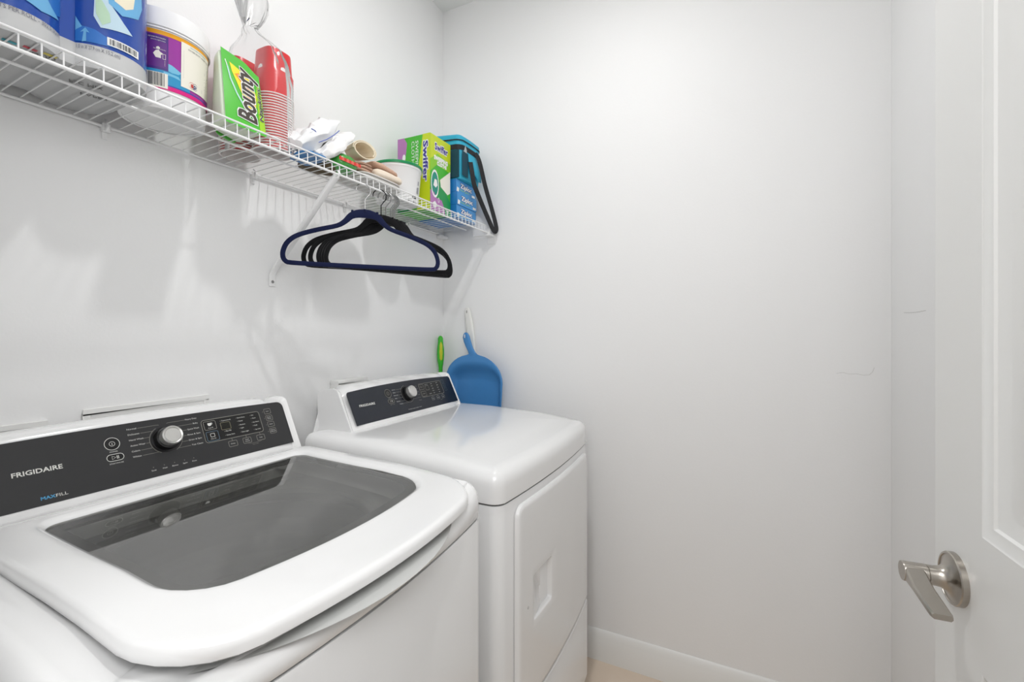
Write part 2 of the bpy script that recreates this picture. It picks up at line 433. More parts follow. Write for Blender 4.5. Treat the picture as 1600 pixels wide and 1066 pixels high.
mb = MB(); mb.add(lp(GO(0), lambda x, y: zl(x)-.008), [tuple(range(len(GO(0))))])
obj('lid_glass', mb, glassm, lid, label='grey see-through glass of the lid')
mb = MB(); mb.loft([lp(GO(0), lambda x, y: zl(x)-.0125), lp(GO(.006), lambda x, y: zl(x)-.0125), lp(GO(.020), lambda x, y: zl(x)-.0128)])
obj('glass_border', mb, mat('border_dark', (46, 46, 42), .5), lid)
for yy in (.34, .64): obj('lid_hinge', MB().box(.222, .236, yy, yy+.05, .972, .984), plas, washer, bevel=.002)

# ---- control consoles (shared between washer and dryer)
FB, FT = (.213, .99), (.16, 1.10)
fl = math.hypot(FT[0]-FB[0], FT[1]-FB[1]); tx, tz = (FT[0]-FB[0])/fl, (FT[1]-FB[1])/fl
fnx, fnz = tz, -tx
def FACE(y, t_, off=0): return (FB[0]+tx*t_+fnx*off, y, FB[1]+tz*t_+fnz*off)
def arch(y, y0, y1): return .007*(1-((y-(y0+y1)/2)/((y1-y0)/2))**2)
def console(parent, y0, y1, flare, zb=.95):
    prof = [(.078, zb), (.078, 1.080), (.084, 1.094), (.098, 1.102), (.125, 1.105), (.145, 1.1045), (.156, 1.101), (.1615, 1.0945), (.2145, .9865), (.2155, .980), (.214, .974), (.2145, zb)]
    ys = []
    r = .022
    for k in range(7): a = rad(15*k); ys.append((y0+r-r*math.cos(a-PI/2+PI/2) if False else y0+r*(1-math.sin(a)), r*(1-math.cos(a))*0+r*(1-math.cos(PI/2-a))*0+r*(1-math.cos(rad(90)-rad(0)))*0, k))
    rings = []
    def ring(y, drop, push, fy=0):
        out = []
        for i, (x, z) in enumerate(prof):
            h = max(0, (z-.97)/.135)
            zz = z - drop*sstep(.0, 1, h)*1.0 + arch(y, y0, y1)*h
            xx = x - push*(1 if x > .12 else -.6) - (arch(y, y0, y1)*h*.482 if x > .15 else 0)
            yy = y + fy*(max(0, min(1, (1.10-z)/.12))**1.5)*(1.0 if x < .12 else .22)
            out.append((xx, yy, zz))
        return out
    K = 6
    for k in range(K+1):
        a = PI/2*k/K; rings.append(ring(y0+r*(1-math.sin(a)), r*(1-math.cos(a)) if False else r*(1-math.sin(a))*0 + r*(1-math.sqrt(max(0, 1-(1-math.sin(a))**2))), .006*(1-math.sin(a))**3, -flare*(1-math.sin(a))))
    N = 14
    for k in range(1, N): rings.append(ring(y0+r+(y1-y0-2*r)*k/N, 0, 0))
    for k in range(K, -1, -1):
        a = PI/2*k/K; rings.append(ring(y1-r*(1-math.sin(a)), r*(1-math.sqrt(max(0, 1-(1-math.sin(a))**2))), .006*(1-math.sin(a))**3, flare*(1-math.sin(a))))
    # rings are ordered y0 edge -> inside -> y1 edge: sort by y
    rings.sort(key=lambda q: q[1][1]+q[2][1])
    mb = MB(); mb.loft(rings, True, True, True)
    return obj('control_console', mb, plas, parent, ang=40)
def panel_poly(y0, y1, t0, t1, r, ar, n=24):
    pts = []
    for k in range(6): a = rad(180-18*k); pts.append((y0+r+r*math.cos(a), t1-r+r*math.sin(a)))
    for k in range(1, n): pts.append((y0+r+(y1-y0-2*r)*k/n, t1))
    for k in range(6): a = rad(90-18*k); pts.append((y1-r+r*math.cos(a), t1-r+r*math.sin(a)))
    pts += [(y1+.018*0, t0), (y0, t0)]
    ym, hh = (y0+y1)/2, (y1-y0)/2
    return [(y, t_+(ar*(1-((y-ym)/hh)**2) if t_ > (t0+t1)/2 else 0)) for y, t_ in pts]
def knob(parent, y, t_, R, m_cap, prefix):
    F = Matrix(((0, tx, fnx, 0), (1, 0, 0, 0), (0, tz, fnz, 0), (0, 0, 0, 1)))
    p = FACE(y, t_); F[0][3], F[1][3], F[2][3] = p
    k = obj('knob', MB().lathe([(0, 0), (R*1.16, 0), (R*1.16, .002), (R*1.10, .003), (R*1.02, .003), (R, .008), (R*.97, .013), (R*.80, .014), (0, .014)], frame=F, n=48), mat('knob_black', (14, 14, 16), .25), parent, ang=30)
    obj('knob_cap', MB().lathe([(R*.80, .012), (R*.84, .024), (R*.82, .0275), (R*.76, .0285), (R*.66, .0275), (R*.65, .0265), (R*.62, .0275), (0, .0283)], frame=F, n=48), m_cap, k, ang=30, label='silver cap of the dial')
def dial_lines(A, ky, kt, R, rows_l, xl, rows_r, xr, m, lw=.0006):
    for i, (t_, x0) in enumerate(rows_l):
        a = math.asin(max(-.97, min(.97, (t_-kt)/(R*1.28)))) ; xe = ky-R*1.28*math.cos(a)
        A.line([(x0, t_), (xe-.0015, t_), (xe, t_+(-.001 if t_ > kt else .001))], lw, m)
    for i, (t_, x0) in enumerate(rows_r):
        a = math.asin(max(-.97, min(.97, (t_-kt)/(R*1.28)))); xe = ky+R*1.28*math.cos(a)
        A.line([(x0, t_), (xe+.0015, t_), (xe, t_+(-.001 if t_ > kt else .001))], lw, m)

console(washer, WY0+.006, WY1-.020, .012)
A = Art(FACE); A.poly(panel_poly(.200, .786, .007, .1165, .014, .005), darkp, 1.2)
wp = A.build('control_panel', washer, ang=60, label='charcoal control panel face')
A = Art(FACE); A.layer = 3
A.text('FRIGIDAIRE', .2950, .0610, .0075, ink, wd=.0605, bold=.00022)
A.text('MAX', .3225, .0158, .0050, inkb, wd=.0175, bold=.0002); A.text('FILL', .3408, .0158, .0050, ink, wd=.0150)
A.ring(.4278, .0868, .0115, .0009, ink, fill=blk); A.ring(.4278, .0868, .0042, .0006, ink); A.line([(.4278, .0845), (.4278, .0885)], .0008, ink)
A.text('POWER', .4278, .0707, .0022, ink, wd=.012, anchor='c')
A.rr(.4284, .0607, .0255, .0125, .006, .0009, ink, fill=blk)
A.line([(.4235, .0575), (.4235, .0639), (.4290, .0607)], .0007, ink, closed=True); A.line([(.4310, .0577), (.4310, .0637)], .001, ink); A.line([(.4332, .0577), (.4332, .0637)], .001, ink)
A.text('START/PAUSE', .4284, .0487, .0022, ink, wd=.021, anchor='c')
rows = [.1083, .0975, .0865, .0755, .0643, .0535]
for s_, t_, w_ in zip(('Normal', 'Delicates', 'Hand Wash', 'Active Wear', 'Colors', 'Whites'), rows, (.0155, .0185, .0235, .0245, .0135, .0138)):
    A.text(s_, .4542, t_-.001, .0031, ink, wd=w_)
for s_, t_, w_ in zip(('Heavy Duty', 'Bulky', 'Quick Wash', 'Rinse & Spin', 'Drain & Spin', 'Tub Clean'), (.1093, .0985, .0875, .0760, .0645, .0533), (.0225, .0095, .0230, .0250, .0250, .0220)):
    A.text(s_, .5797, t_-.001, .0031, ink, wd=w_, anchor='r')
dial_lines(A, .515, .0765, .0225, list(zip(rows, (.4715, .4745, .479, .480, .4695, .470))), 0, list(zip((.1093, .0985, .0875, .0760, .0645, .0533), (.556, .569, .5555, .5535, .5535, .5565))), 0, inkd)
A.ring(.515, .0765, .0288, .0007, inkd, n=24, a0=118, a1=242); A.ring(.515, .0765, .0288, .0007, inkd, n=24, a0=-62, a1=62)
A.rr(.652, .0758, .1325, .0508, .006, .0010, inkd, fill=blk)
A.rr(.6027, .0880, .025, .0190, .0025, .0008, inkd); A.rr(.6027, .0635, .025, .0205, .0025, .0009, P('print_slate', '5c7688'))
A.poly([(.5985, .0935), (.6065, .0935), (.6065, .0895), (.6035, .087), (.5995, .087), (.5978, .0905)], ink); A.ring(.6062, .0918, .0018, .0006, ink)
A.text('Deep Fill', .6027, .0815, .0022, ink, wd=.010, anchor='c')
A.rr(.6027, .0655, .0085, .0075, .001, .0008, ink); A.text('Max Fill', .6027, .0565, .0022, ink, wd=.011, anchor='c')
A.rr(.6350, .0809, .021, .0168, .002, .0008, P('screen_edge', '8c876e'), fill=P('screen_dark', '2a2a22'))
for s_, u_, t_, w_ in [('Control Lock', .6285, .0935, .021), ('Max Fill', .632, .0685, .012), ('Delay Start', .632, .0592, .018),
                       ('Extra Heavy', .6645, .0938, .018), ('Heavy', .6655, .0858, .010), ('Medium', .6665, .0767, .0125), ('Light', .6665, .0689, .0075), ('Extra Light', .6665, .0593, .0165),
                       ('Hot', .6985, .0942, .0055), ('Warm', .6985, .0866, .0085), ('Eco Warm', .6985, .0768, .0145), ('Cold', .6985, .0686, .0075), ('Tap Cold', .6985, .0587, .0130)]:
    A.text(s_, u_, t_-.0012, .0026, ink, wd=w_); A.ring(u_-.0026, t_, .0004, .0006, inkd, n=8)
for s_, t_ in (('Soak', .0973), ('Extra|Rinse', .0802), ('Chime', .0640), ('Fabric|Softener', .0470)):
    A.rr(.7411, t_, .0165, .0125, .002, .0008, inkd); q = s_.split('|')
    for i, w_ in enumerate(q): A.text(w_, .7411, t_-.0010+(.0020 if len(q) > 1 else 0)-i*.0038, .0024, ink, wd=.0018*len(w_), anchor='c')
    A.ring(.7290, t_, .0005, .0006, inkd, n=8)
for s_, u_ in (('Delay', .6402), ('Soil|Level', .6730), ('Temp', .7064)):
    A.rr(u_, .0375, .0190, .0125, .002, .0008, inkd); A.line([(u_, .0438), (u_, .0504)], .0008, inkd); q = s_.split('|')
    for i, w_ in enumerate(q): A.text(w_, u_, .0365+(.0020 if len(q) > 1 else 0)-i*.0038, .0024, ink, wd=.0019*len(w_), anchor='c')
A.line([(.673, .0300), (.680, .0283), (.700, .0283), (.7064, .0300)], .0004, inkd); A.text('Hold 3 sec', .690, .0243, .0018, inkd, wd=.014, anchor='c')
for s_, u_ in (('Soak', .4820), ('Wash', .5005), ('Rinse', .5188), ('Spin', .5370), ('Done', .5546)):
    A.text(s_, u_, .0190, .0026, ink, wd=.0021*len(s_), anchor='c'); A.ring(u_, .0262, .0005, .0006, inkd, n=8)
A.build('panel_lettering', wp)
knob(washer, .515, .0765, .0225, knobm, 'w')

# ================================================================== tumble dryer
DX0, DX1, DY0, DY1 = .075, .7275, .917, 1.603
dryer = thing('tumble_dryer', 'white front-load tumble dryer with a blue-black control panel, in the corner', 'dryer', ((DX0+DX1)/2, (DY0+DY1)/2, 0))
OD = lambda ins, r=.030: outline(DX0, DX1, DY0, DY1, r, .02, .018, ins)
mb = MB(); mb.loft([lp(OD(.012), .03), lp(OD(.012), .06), lp(OD(.002), .062), lp(OD(.002), .866), lp(OD(.004), .8705), lp(OD(.008), .871)], True, True, False)
obj('cabinet', mb, enam, dryer, ang=30)
mb = MB(); mb.loft([lp(OD(.008), .868), lp(OD(.008), .880)]); obj('body_seam', mb, seam, dryer)
for fx in (.12, .68):
    for fy in (.965, 1.555):
        obj('foot', MB().lathe([(0, 0), (.022, 0), (.024, .006), (.012, .012), (.012, .04), (0, .04)], c=(fx, fy, 0), n=20), blk, dryer)
def zd(x): return .983 - .012*sstep(.30, .60, x) - .016*sstep(.56, .69, x)
rings = [lp(OD(.0015), .8755), lp(OD(0), .877), lp(OD(0), lambda x, y: zd(x)-.040)]
for ins, drop in ((.001, .030), (.004, .021), (.009, .0135), (.016, .0075), (.026, .003), (.040, .0006), (.06, 0)):
    rings.append(lp(OD(ins), lambda x, y, d=drop: zd(x)-d))
for ins in (.10, .16, .22, .28, .32): rings.append(lp(OD(ins), lambda x, y: zd(x)+.001))
mb = MB(); mb.loft(rings, True, False, True); obj('top_panel', mb, plas, dryer, ang=40)
console(dryer, .972, 1.552, .048)
A = Art(FACE); A.poly(panel_poly(.9985, 1.541, .006, .1115, .010, .0085), navyp, 1.2)
dp = A.build('control_panel', dryer, ang=60, label='blue-black control panel face')
A = Art(FACE); A.layer = 3
A.text('FRIGIDAIRE', 1.0330, .0597, .0072, ink, wd=.066, bold=.0002)
A.ring(1.1700, .0862, .0145, .0010, inkd, fill=blk); A.ring(1.1700, .0862, .0055, .0008, inkd); A.line([(1.17, .084), (1.17, .0885)], .0008, inkd)
A.text('POWER', 1.1705, .0685, .0022, inkd, wd=.012, anchor='c')
A.rr(1.1730, .0585, .029, .0135, .0065, .0010, inkd, fill=blk); A.line([(1.168, .0553), (1.168, .0617), (1.1738, .0585)], .0008, ink, closed=True); A.line([(1.176, .0555), (1.176, .0615)], .001, ink); A.line([(1.1785, .0555), (1.1785, .0615)], .001, ink)
A.text('START/PAUSE', 1.1735, .0455, .0026, inkd, wd=.021, anchor='c')
rl = [.0945, .0847, .0745, .0637, .0525, .0421]
for s_, t_, u_, w_ in zip(('Normal', 'Heavy', 'Mixed Load', 'Bulky', 'Delicates', 'Timed Dry'), rl, (1.1935, 1.1935, 1.1935, 1.1945, 1.1965, 1.207), (.014, .013, .021, .011, .018, .018)):
    A.text(s_, u_, t_-.001, .0030, ink, wd=w_)
for s_, t_, w_ in zip(('Quick Dry', 'Sanitize', 'Active Wear', 'Towels', 'Air Dry', 'Wrinkle'), (.0940, .0849, .0730, .0612, .0508, .0408), (.017, .015, .020, .013, .014, .016)):
    A.text(s_, 1.3255, t_-.001, .0030, inkd, wd=w_, anchor='r')
dial_lines(A, 1.263, .0730, .0245, list(zip(rl, (1.211, 1.210, 1.218, 1.209, 1.218, 1.228))), 0, list(zip((.0940, .0849, .0730, .0612, .0508), (1.306, 1.3085, 1.3035, 1.31, 1.3095))), 0, inkd)
A.ring(1.263, .0730, .0314, .0009, inkd, n=28, a0=100, a1=420-20)
A.rr(1.4025, .0742, .1375, .0515, .006, .0010, inkd, fill=blk)
A.rr(1.349, .0870, .025, .0190, .0025, .0009, inkd); A.rr(1.351, .0610, .025, .0190, .0025, .0009, inkd)
A.text('Eco', 1.349, .085, .0055, inkd, wd=.012, anchor='c'); A.text('Anti', 1.351, .059, .0055, inkd, wd=.012, anchor='c')
A.rr(1.3800, .0805, .020, .0165, .0015, .0009, inkd); A.text('Control Lock', 1.380, .0925, .0024, ink, wd=.018, anchor='c')
for c_ in range(2):
    for r_ in range(5):
        A.text((('Heavy', 'Damp', 'Cup', 'Dry', 'Less'), ('High', 'Med', 'Low', 'Air', 'Extra'))[c_][r_], 1.407+.034*c_, .0925-.0092*r_, .0026, ink, wd=.0085)
A.text('Delay Start', 1.388, .0555, .0024, ink, wd=.015, anchor='c')
for s_, u_, t_ in (('Chime', 1.4850, .0950), ('Wrinkle', 1.4873, .0792), ('Dry', 1.4895, .0627)):
    A.rr(u_, t_, .0155, .0120, .002, .0008, P('print_teal_grey', '4e6770')); A.text(s_, u_, t_-.001, .0024, P('print_teal_grey', '4e6770'), wd=.0105, anchor='c')
for s_, u_ in (('Time', 1.392), ('Level', 1.4237), ('Temp', 1.4556)):
    A.rr(u_, .0365, .0185, .0115, .002, .0008, inkd); A.text(s_, u_, .0350, .0026, ink, wd=.0115, anchor='c'); A.line([(u_, .0423), (u_, .0484)], .0006, inkd)
A.text('Hold 3 sec', 1.440, .0250, .0020, inkd, wd=.014, anchor='c')
for s_, u_ in (('Sensing', 1.2480), ('Drying', 1.2675), ('Cooling', 1.2865), ('Done', 1.3055)):
    A.text(s_, u_, .0165, .0028, ink, wd=.0020*len(s_)+.002, anchor='c')
A.build('panel_lettering', dp)
knob(dryer, 1.263, .0730, .0245, knobm, 'd')
# door panel on the bowed front
def bx(y, z=0):
    yc_, hy = (DY0+DY1)/2, (DY1-DY0)/2
    return DX1-.002+.018*(1-((y-yc_)/hy)**2)
def DF(y, z, off=0): return (bx(y)+off, y, z)
def front_panel(y0, y1, z0, z1, rt, rb, prof, nseg=10, hole=None):
    def loop(ins):
        p = []
        Y0, Y1, Z0, Z1 = y0+ins, y1-ins, z0+ins, z1-ins
        R1, R2 = max(rt-ins, .001), max(rb-ins, .001)
        for cx_, cz_, r_, a0 in ((Y1-R1, Z1-R1, R1, 0), (Y0+R1, Z1-R1, R1, 90), (Y0+R2, Z0+R2, R2, 180), (Y1-R2, Z0+R2, R2, 270)):
            for k in range(6): a = rad(a0+18*k); p.append((cx_+r_*math.cos(a), cz_+r_*math.sin(a)))
            nxt = {0: (Y0+R1, Z1), 90: (Y0, Z0+R2), 180: (Y1-R2, Z0), 270: (Y1, Z1-R1)}[a0]; q = p[-1]
            for k in range(1, nseg): p.append((q[0]+(nxt[0]-q[0])*k/nseg, q[1]+(nxt[1]-q[1])*k/nseg))
        return p
    return loop
lo = front_panel(.985, 1.548, .345, .852, .028, .006, None)
hc = front_panel(1.062, 1.174, .542, .655, .007, .007, None)
mb = MB()
rings = [[DF(y, z, .001) for y, z in lo(-.003)], [DF(y, z, .0015) for y, z in lo(0)], [DF(y, z, .009) for y, z in lo(.0012)], [DF(y, z, .012) for y, z in lo(.005)], [DF(y, z, .0125) for y, z in lo(.012)]]
la, lb_ = lo(.012), hc(-.004)
for q in (.15, .3, .45, .6, .75, .9): rings.append([DF(a[0]+(b[0]-a[0])*q, a[1]+(b[1]-a[1])*q, .0125) for a, b in zip(la, lb_)])
rings += [[DF(y, z, .0125) for y, z in hc(-.004)], [DF(y, z, .0120) for y, z in hc(-.002)], [DF(y, z, .0100) for y, z in hc(0)]]
mb.loft(rings)
# slanted cup of the pull: deep on the far side, shallow at the left
def cup(y, z): return -.012*sstep(1.10, 1.165, y)
mb.loft([[DF(y, z, .0100) for y, z in hc(0)], [DF(y, z, .0080-.016*sstep(1.075, 1.17, y)) for y, z in hc(.003)]], True, False, True)
ddoor = obj('dryer_door', mb, enam, dryer, ang=40)
mb = MB()
pl = front_panel(.985, 1.548, .07, .340, .004, .01, None)
mb.loft([[DF(y, z, .001) for y, z in pl(-.003)], [DF(y, z, .0015) for y, z in pl(0)], [DF(y, z, .009) for y, z in pl(.0012)], [DF(y, z, .012) for y, z in pl(.005)]], True, False, True)
obj('lower_panel', mb, enam, dryer, ang=40)
mb = MB(); mb.tube([DF(.987+.56*k/14, .3425, .0015) for k in range(15)], .0022, 6); obj('door_gap', mb, seam, dryer)
F = Matrix(((0, 0, 1, bx(1.03)+.0125), (1, 0, 0, 1.03), (0, 1, 0, .590), (0, 0, 0, 1)))
obj('door_plug', MB().lathe([(0, .0015), (.003, .0012), (.004, 0)], frame=F, n=20), mat('plug_grey', (190, 190, 188), .4), ddoor)

# ================================================================== wall plates behind the machines
def plate(y0, y1, z0, z1, d, label):
    mb = MB(); b_ = .012
    mb.box(.0, d, y0, y1, z1-b_, z1).box(0, d, y0, y0+b_, z0, z1-b_).box(0, d, y1-b_, y1, z0, z1-b_).box(0, d, y0+b_, y1-b_, z0, z0+b_).box(0, .003, y0+b_, y1-b_, z0+b_, z1-b_)
    o = obj('outlet_box', mb, trimm, None, origin=(0, (y0+y1)/2, z0), bevel=.002); tag(o, label, 'outlet box')
plate(.451, .700, .93, 1.115, .005, 'white plastic outlet box frame on the wall behind the washing machine dial')
plate(.20, .397, .93, 1.104, .008, 'white outlet box frame on the wall at the left end of the washer panel')
plate(1.09, 1.222, .96, 1.112, .040, 'small white box on the wall behind the left end of the dryer panel')

# ================================================================== wire shelf
SX, SZ, SY0, SY1 = .255, 1.7215, .066, 1.700
shelf = thing('wire_shelf', 'long white ventilated wire shelf fixed high on the appliance wall', 'shelf', (0, (SY0+SY1)/2, SZ))
mb = MB()
k = 0; y = .0130+SY0
while y < SY1:
    mb.tube([(.006, y, SZ-.006), (.10, y, SZ-.003), (SX-.006, y, SZ), (SX, y, SZ-.003), (SX+.0005, y, SZ-.0275)], .00125, 6); y += .0254
obj('wire_grid', mb, wire, shelf)
for x, z, r, nm in ((SX+.002, SZ+.0005, .0021, 'front_rail'), (SX+.002, SZ-.0275, .0030, 'front_rail'), (.150, SZ-.0065, .0026, 'middle_rail'), (.0065, SZ-.010, .0032, 'back_rail')):
    obj(nm, MB().tube([(x, SY0, z), (x, SY1, z)], r, 10), wire, shelf)
for yy in (.487, .819, 1.15, 1.48):
    mb = MB(); mb.box(.0, .012, yy-.007, yy+.007, SZ-.022, SZ-.004).box(0, .004, yy-.005, yy+.005, SZ-.036, SZ-.022)
    mb.tube([(.012, yy, SZ-.020), (.017, yy, SZ-.012), (.014, yy, SZ-.001), (.006, yy, SZ+.004)], .003, 6); obj('wall_clip', mb, wire, shelf, bevel=.001)
# diagonal brace: flattened tube + foot plate
mb = MB(); A0, A1 = Vector((.250, .886, SZ-.030)), Vector((.012, .878, 1.452))
mb.tube([A0, A0.lerp(A1, .5), A1, (.004, .877, 1.438), (.0035, .877, 1.405)], 1, 12, flat=lambda i: ((.0100, .0055), (.0100, .0055), (.0098, .0035), (.0105, .0018), (.0105, .0018))[i])
mb.tube([(.257, .886, SZ-.018), (.262, .886, SZ-.026), (.255, .886, SZ-.036), (.245, .886, SZ-.034)], .003, 6)
br = obj('diagonal_brace', mb, wire, shelf)
F = Matrix(((0, 0, 1, .0055), (1, 0, 0, .877), (0, 1, 0, 1.418), (0, 0, 0, 1)))
obj('screw', MB().lathe([(.0045, 0), (.004, .0015), (0, .002)], frame=F, n=16), mat('screw_zinc', (150, 150, 150), .35, metal=.8), br)
# end bracket on the far wall
mb = MB(); mb.box(.235, .275, L-.004, L, SZ-.070, SZ-.020).box(.240, .270, SY1-.004, L-.003, SZ-.040, SZ-.031).box(.240, .270, SY1-.004, SY1+.004, SZ-.034, SZ-.010)
mb.tube([(.17, L-.010, SZ-.030), (.262, L-.010, SZ-.030)], .003, 8)
obj('end_bracket', mb, wire, shelf, bevel=.0015)
mb = MB(); mb.box(0, .03, SY1-.01, L, SZ-.030, SZ-.018); obj('end_bracket', mb, wire, shelf, bevel=.0015)

ZS = SZ+.0018      # top of the wires: things stand here

# ================================================================== paper towel pack
pk = thing('paper_towel_pack', 'pack of white paper towel rolls in blue printed wrap, leftmost on shelf', 'paper towels', (.125, .29, ZS))
RR = .0595; C2, C1 = (.185, .412), (.185, .290)
ROLLS = [(x_, y_) for x_ in (.185, .064) for y_ in (.412, .290, .168)]
for c_ in ROLLS:
    q = obj('paper_roll', MB().lathe([(.022, ZS+.001), (RR-.006, ZS+.001), (RR-.001, ZS+.006), (RR-.001, ZS+.275), (RR-.006, ZS+.280), (.022, ZS+.280), (.022, ZS+.001)], c=(c_[0], c_[1], 0), n=56), mat('tissue_white', (240, 238, 232), .9, bump=.3, bscale=400), pk)
    obj('cardboard_core', MB().lathe([(.0215, ZS+.002), (.0215, ZS+.279), (.0195, ZS+.279), (.0195, ZS+.002), (.0215, ZS+.002)], c=(c_[0], c_[1], 0), n=28), mat('card_core', (205, 202, 196), .9), q)
def wrap_loop(off):
    pts = []
    for (cx_, cy_), a0, a1 in (((.185, .412), -58, 90), ((.064, .412), 90, 238), ((.064, .290), 122, 238), ((.064, .168), 122, 270), ((.185, .168), 270, 418), ((.185, .290), 302, 418)):
        n_ = int((a1-a0)/5)
        for k in range(n_+1):
            a = rad(a0+(a1-a0)*k/n_); pts.append((cx_+(RR+off)*math.cos(a), cy_+(RR+off)*math.sin(a)))
    return pts
def wrapshell(z0, z1, off, lips):
    mb = MB(); rings = []
    for z, o_ in ((z0, 0), (z0+(z1-z0)*.33, .0008), (z0+(z1-z0)*.66, .0008), (z1, 0)): rings.append([(x, y, z) for x, y in wrap_loop(off+o_)])
    mb.loft(rings, True, not lips, lips); return mb
obj('printed_wrap', wrapshell(ZS+.037, ZS+.285, .0008, True), P('wrap_blue', '1a49a4', .25, coat=.4), pk)
obj('clear_wrap', wrapshell(ZS-.0005, ZS+.038, .0008, False), milky, pk)
def pw(x, xs, ys):
    if x <= xs[0]: return ys[0]+(x-xs[0])*(ys[1]-ys[0])/(xs[1]-xs[0])
    for i in range(len(xs)-1):
        if x <= xs[i+1]: return ys[i]+(x-xs[i])*(ys[i+1]-ys[i])/(xs[i+1]-xs[i])
    return ys[-1]+(x-xs[-1])*1.1
XA = (-43, -36, -29.4, -18.2, -12, -6.5, 6.4, 21, 30.2, 43); XB = (-56, -48, -41, -30, -23.4, -16.5, -1, 16.3, 27.1, 42.2)
def RM(c_, off0):
    def f(s_, z, off=0):     # s_ = degrees round the roll measured from +x
        z = 1.28+(z-1.28)*.982
        s_ = max(-57, min(57, s_)) if c_ == C1 else max(-57, pw(s_, XA, XB))
        a = rad(s_); r_ = RR+off0+off; return (c_[0]+r_*math.cos(a), c_[1]+r_*math.sin(a), z)
    return f
sky = P('wrap_sky', '6fb2e0', .3); mid = P('wrap_mid', '2f73c4', .3); pale = P('petal_pale', 'c3dcea', .35); pgr = P('petal_green', 'b9d8bc', .35); pyel = P('petal_cream', 'efe6cf', .35); wht = P('print_pure_white', 'f2f2f0', .4); gr = P('print_text_grey', '6a6a78', .5)
K = 180/PI/RR      # metres -> degrees
A = Art(RM(C2, .0014)); A.layer = 2
A.poly([(-58, 1.772), (-58, 1.79), (-40, 1.80), (-20, 1.797), (0, 1.785), (15, 1.782), (12, 1.778), (-10, 1.774)], mid, sub=2)
A.poly([(-58, 1.800), (-58, 1.850), (-44, 1.815), (-36, 1.798), (-45, 1.790)], sky, sub=2)
A.poly([(-24, 1.900), (-21, 1.850), (-22, 1.82), (-14, 1.803), (21, 1.812), (10, 1.826), (-2, 1.846), (-8, 1.870), (-10, 1.90)], pale, layer=3, sub=3)
A.poly([(-20, 1.855), (-19, 1.825), (-12, 1.808), (-4, 1.818), (-5, 1.832), (-12, 1.850)], pgr, layer=4, sub=2)
A.poly([(-10, 1.90), (-6, 1.850), (8, 1.838), (30, 1.850), (37, 1.875), (34, 1.94), (10, 1.95)], sky, layer=3.5, sub=3)
A.poly([(-8, 1.91), (0, 1.858), (12, 1.852), (22, 1.862), (26, 1.90), (15, 1.96)], pyel, layer=4.2, sub=3)
A.poly([(-36, 1.768+.004), (-34, 1.790), (-38, 1.788), (-32, 1.797), (-27, 1.789), (-31, 1.790), (-31, 1.774)], sky, layer=3, sub=1)
A.rect(-7.5, 30, 1.7765, 1.7905, wht, layer=4, nu=12)
bk = P('barcode_black', '20242c')
xx = -5.0
while xx < 26: w_ = random.choice((.35, .5, .9)); A.rect(xx, xx+w_, 1.7785, 1.7885, bk, layer=5); xx += w_+random.choice((.4, .7, 1.0))
A.text('77 ft (11.0 in X 27.9 cm X 15.2 cm)', -56, 1.7605, .0065, gr, wd=62, layer=3)
A.build('wrap_print', pk)
A = Art(RM(C1, .0014)); A.layer = 2
A.poly([(-20, 1.850), (-20, 1.79), (30, 1.787), (57, 1.800), (57, 1.84), (10, 1.86)], mid, sub=3)
A.poly([(-10, 1.83), (-6, 1.79), (20, 1.783), (50, 1.790), (35, 1.80), (15, 1.825)], sky, layer=3, sub=3)
A.text('PLY SHEETS PER ROLL - 302.5 SQ FT', -50, 1.7625, .0065, gr, wd=104, layer=3)
A.build('wrap_print', pk)
mb = MB()
A = Art(lambda u, v, off: (u, v, ZS-.001-off*.2)); smu = P('bottom_print_grey', '5a5a58')
A.text('FSC MIX', .155, .375, .014, smu, wd=.045, rot=1.2); A.text('PAPER', .115, .405, .012, smu, wd=.040, rot=1.2); A.text('1-800', .20, .30, .012, smu, wd=.04, rot=1.2)
for i, c_ in enumerate(('2aa0b0', 'c83c4c', 'd8c84a')): A.rect(.205+.004*i, .213+.004*i, .278+.022*i, .294+.022*i, P('swatch_'+c_, c_))
A.build('wrap_print', pk)

# ================================================================== laundry tub (purple label)
TX, TY = .113, .543
def ZQ(z): return 1.28+(z-1.28)*1.045
tb = thing('laundry_tub', 'round white tub with a purple and pink label beside the paper towels', 'tub', (TX, TY, ZS))
rz = lambda z: .0755+.0045*(z-1.725)/.18
mb = MB(); mb.lathe([(0, ZS+.002), (.068, ZS+.002), (.068, ZS), (.0735, ZS), (.0755, ZS+.003), (rz(1.89), 1.891), (0, 1.891)], c=(TX, TY, 0), n=72); obj('tub_body', mb, mat('tub_white', (242, 242, 242), .25), tb)
mb = MB(); mb.lathe([(.0800, 1.8835), (.0828, 1.8845), (.0833, 1.889), (.0828, 1.9165), (.0818, 1.920), (.078, 1.921), (.076, 1.917), (0, 1.917)], c=(TX, TY, 0), n=72)
mb.lathe([(.0815, 1.878), (.0836, 1.878), (.0836, 1.881), (.0820, 1.882)], c=(TX, TY, 0), n=72); obj('lid', mb, mat('lid_white', (245, 245, 245), .22), tb)
def TM(s_, z, off=0): z = ZQ(z); a = rad(s_-2); r_ = rz(z)+.0006+off; return (TX+r_*math.cos(a), TY+r_*math.sin(a), z)
A = Art(TM); pur = P('label_purple', 'a03aa0', .3); dpu = P('label_dark_purple', '4a2a80', .3); yel = P('label_yellow', 'f0a818', .3); pnk = P('label_pink', 'e01c84', .3); nav = P('label_blue', '3a4ea8', .3); tea = P('label_teal', '2f97c8', .3); lbl = P('label_light_blue', '7cc4e4', .3); crm = P('label_cream', 'f3efe2', .45)
A.rect(-80, 110, 1.7425, 1.8475, pur, 1, nu=60)
A.rect(-80, 110, 1.8420, 1.8500, yel, 2, nu=60)
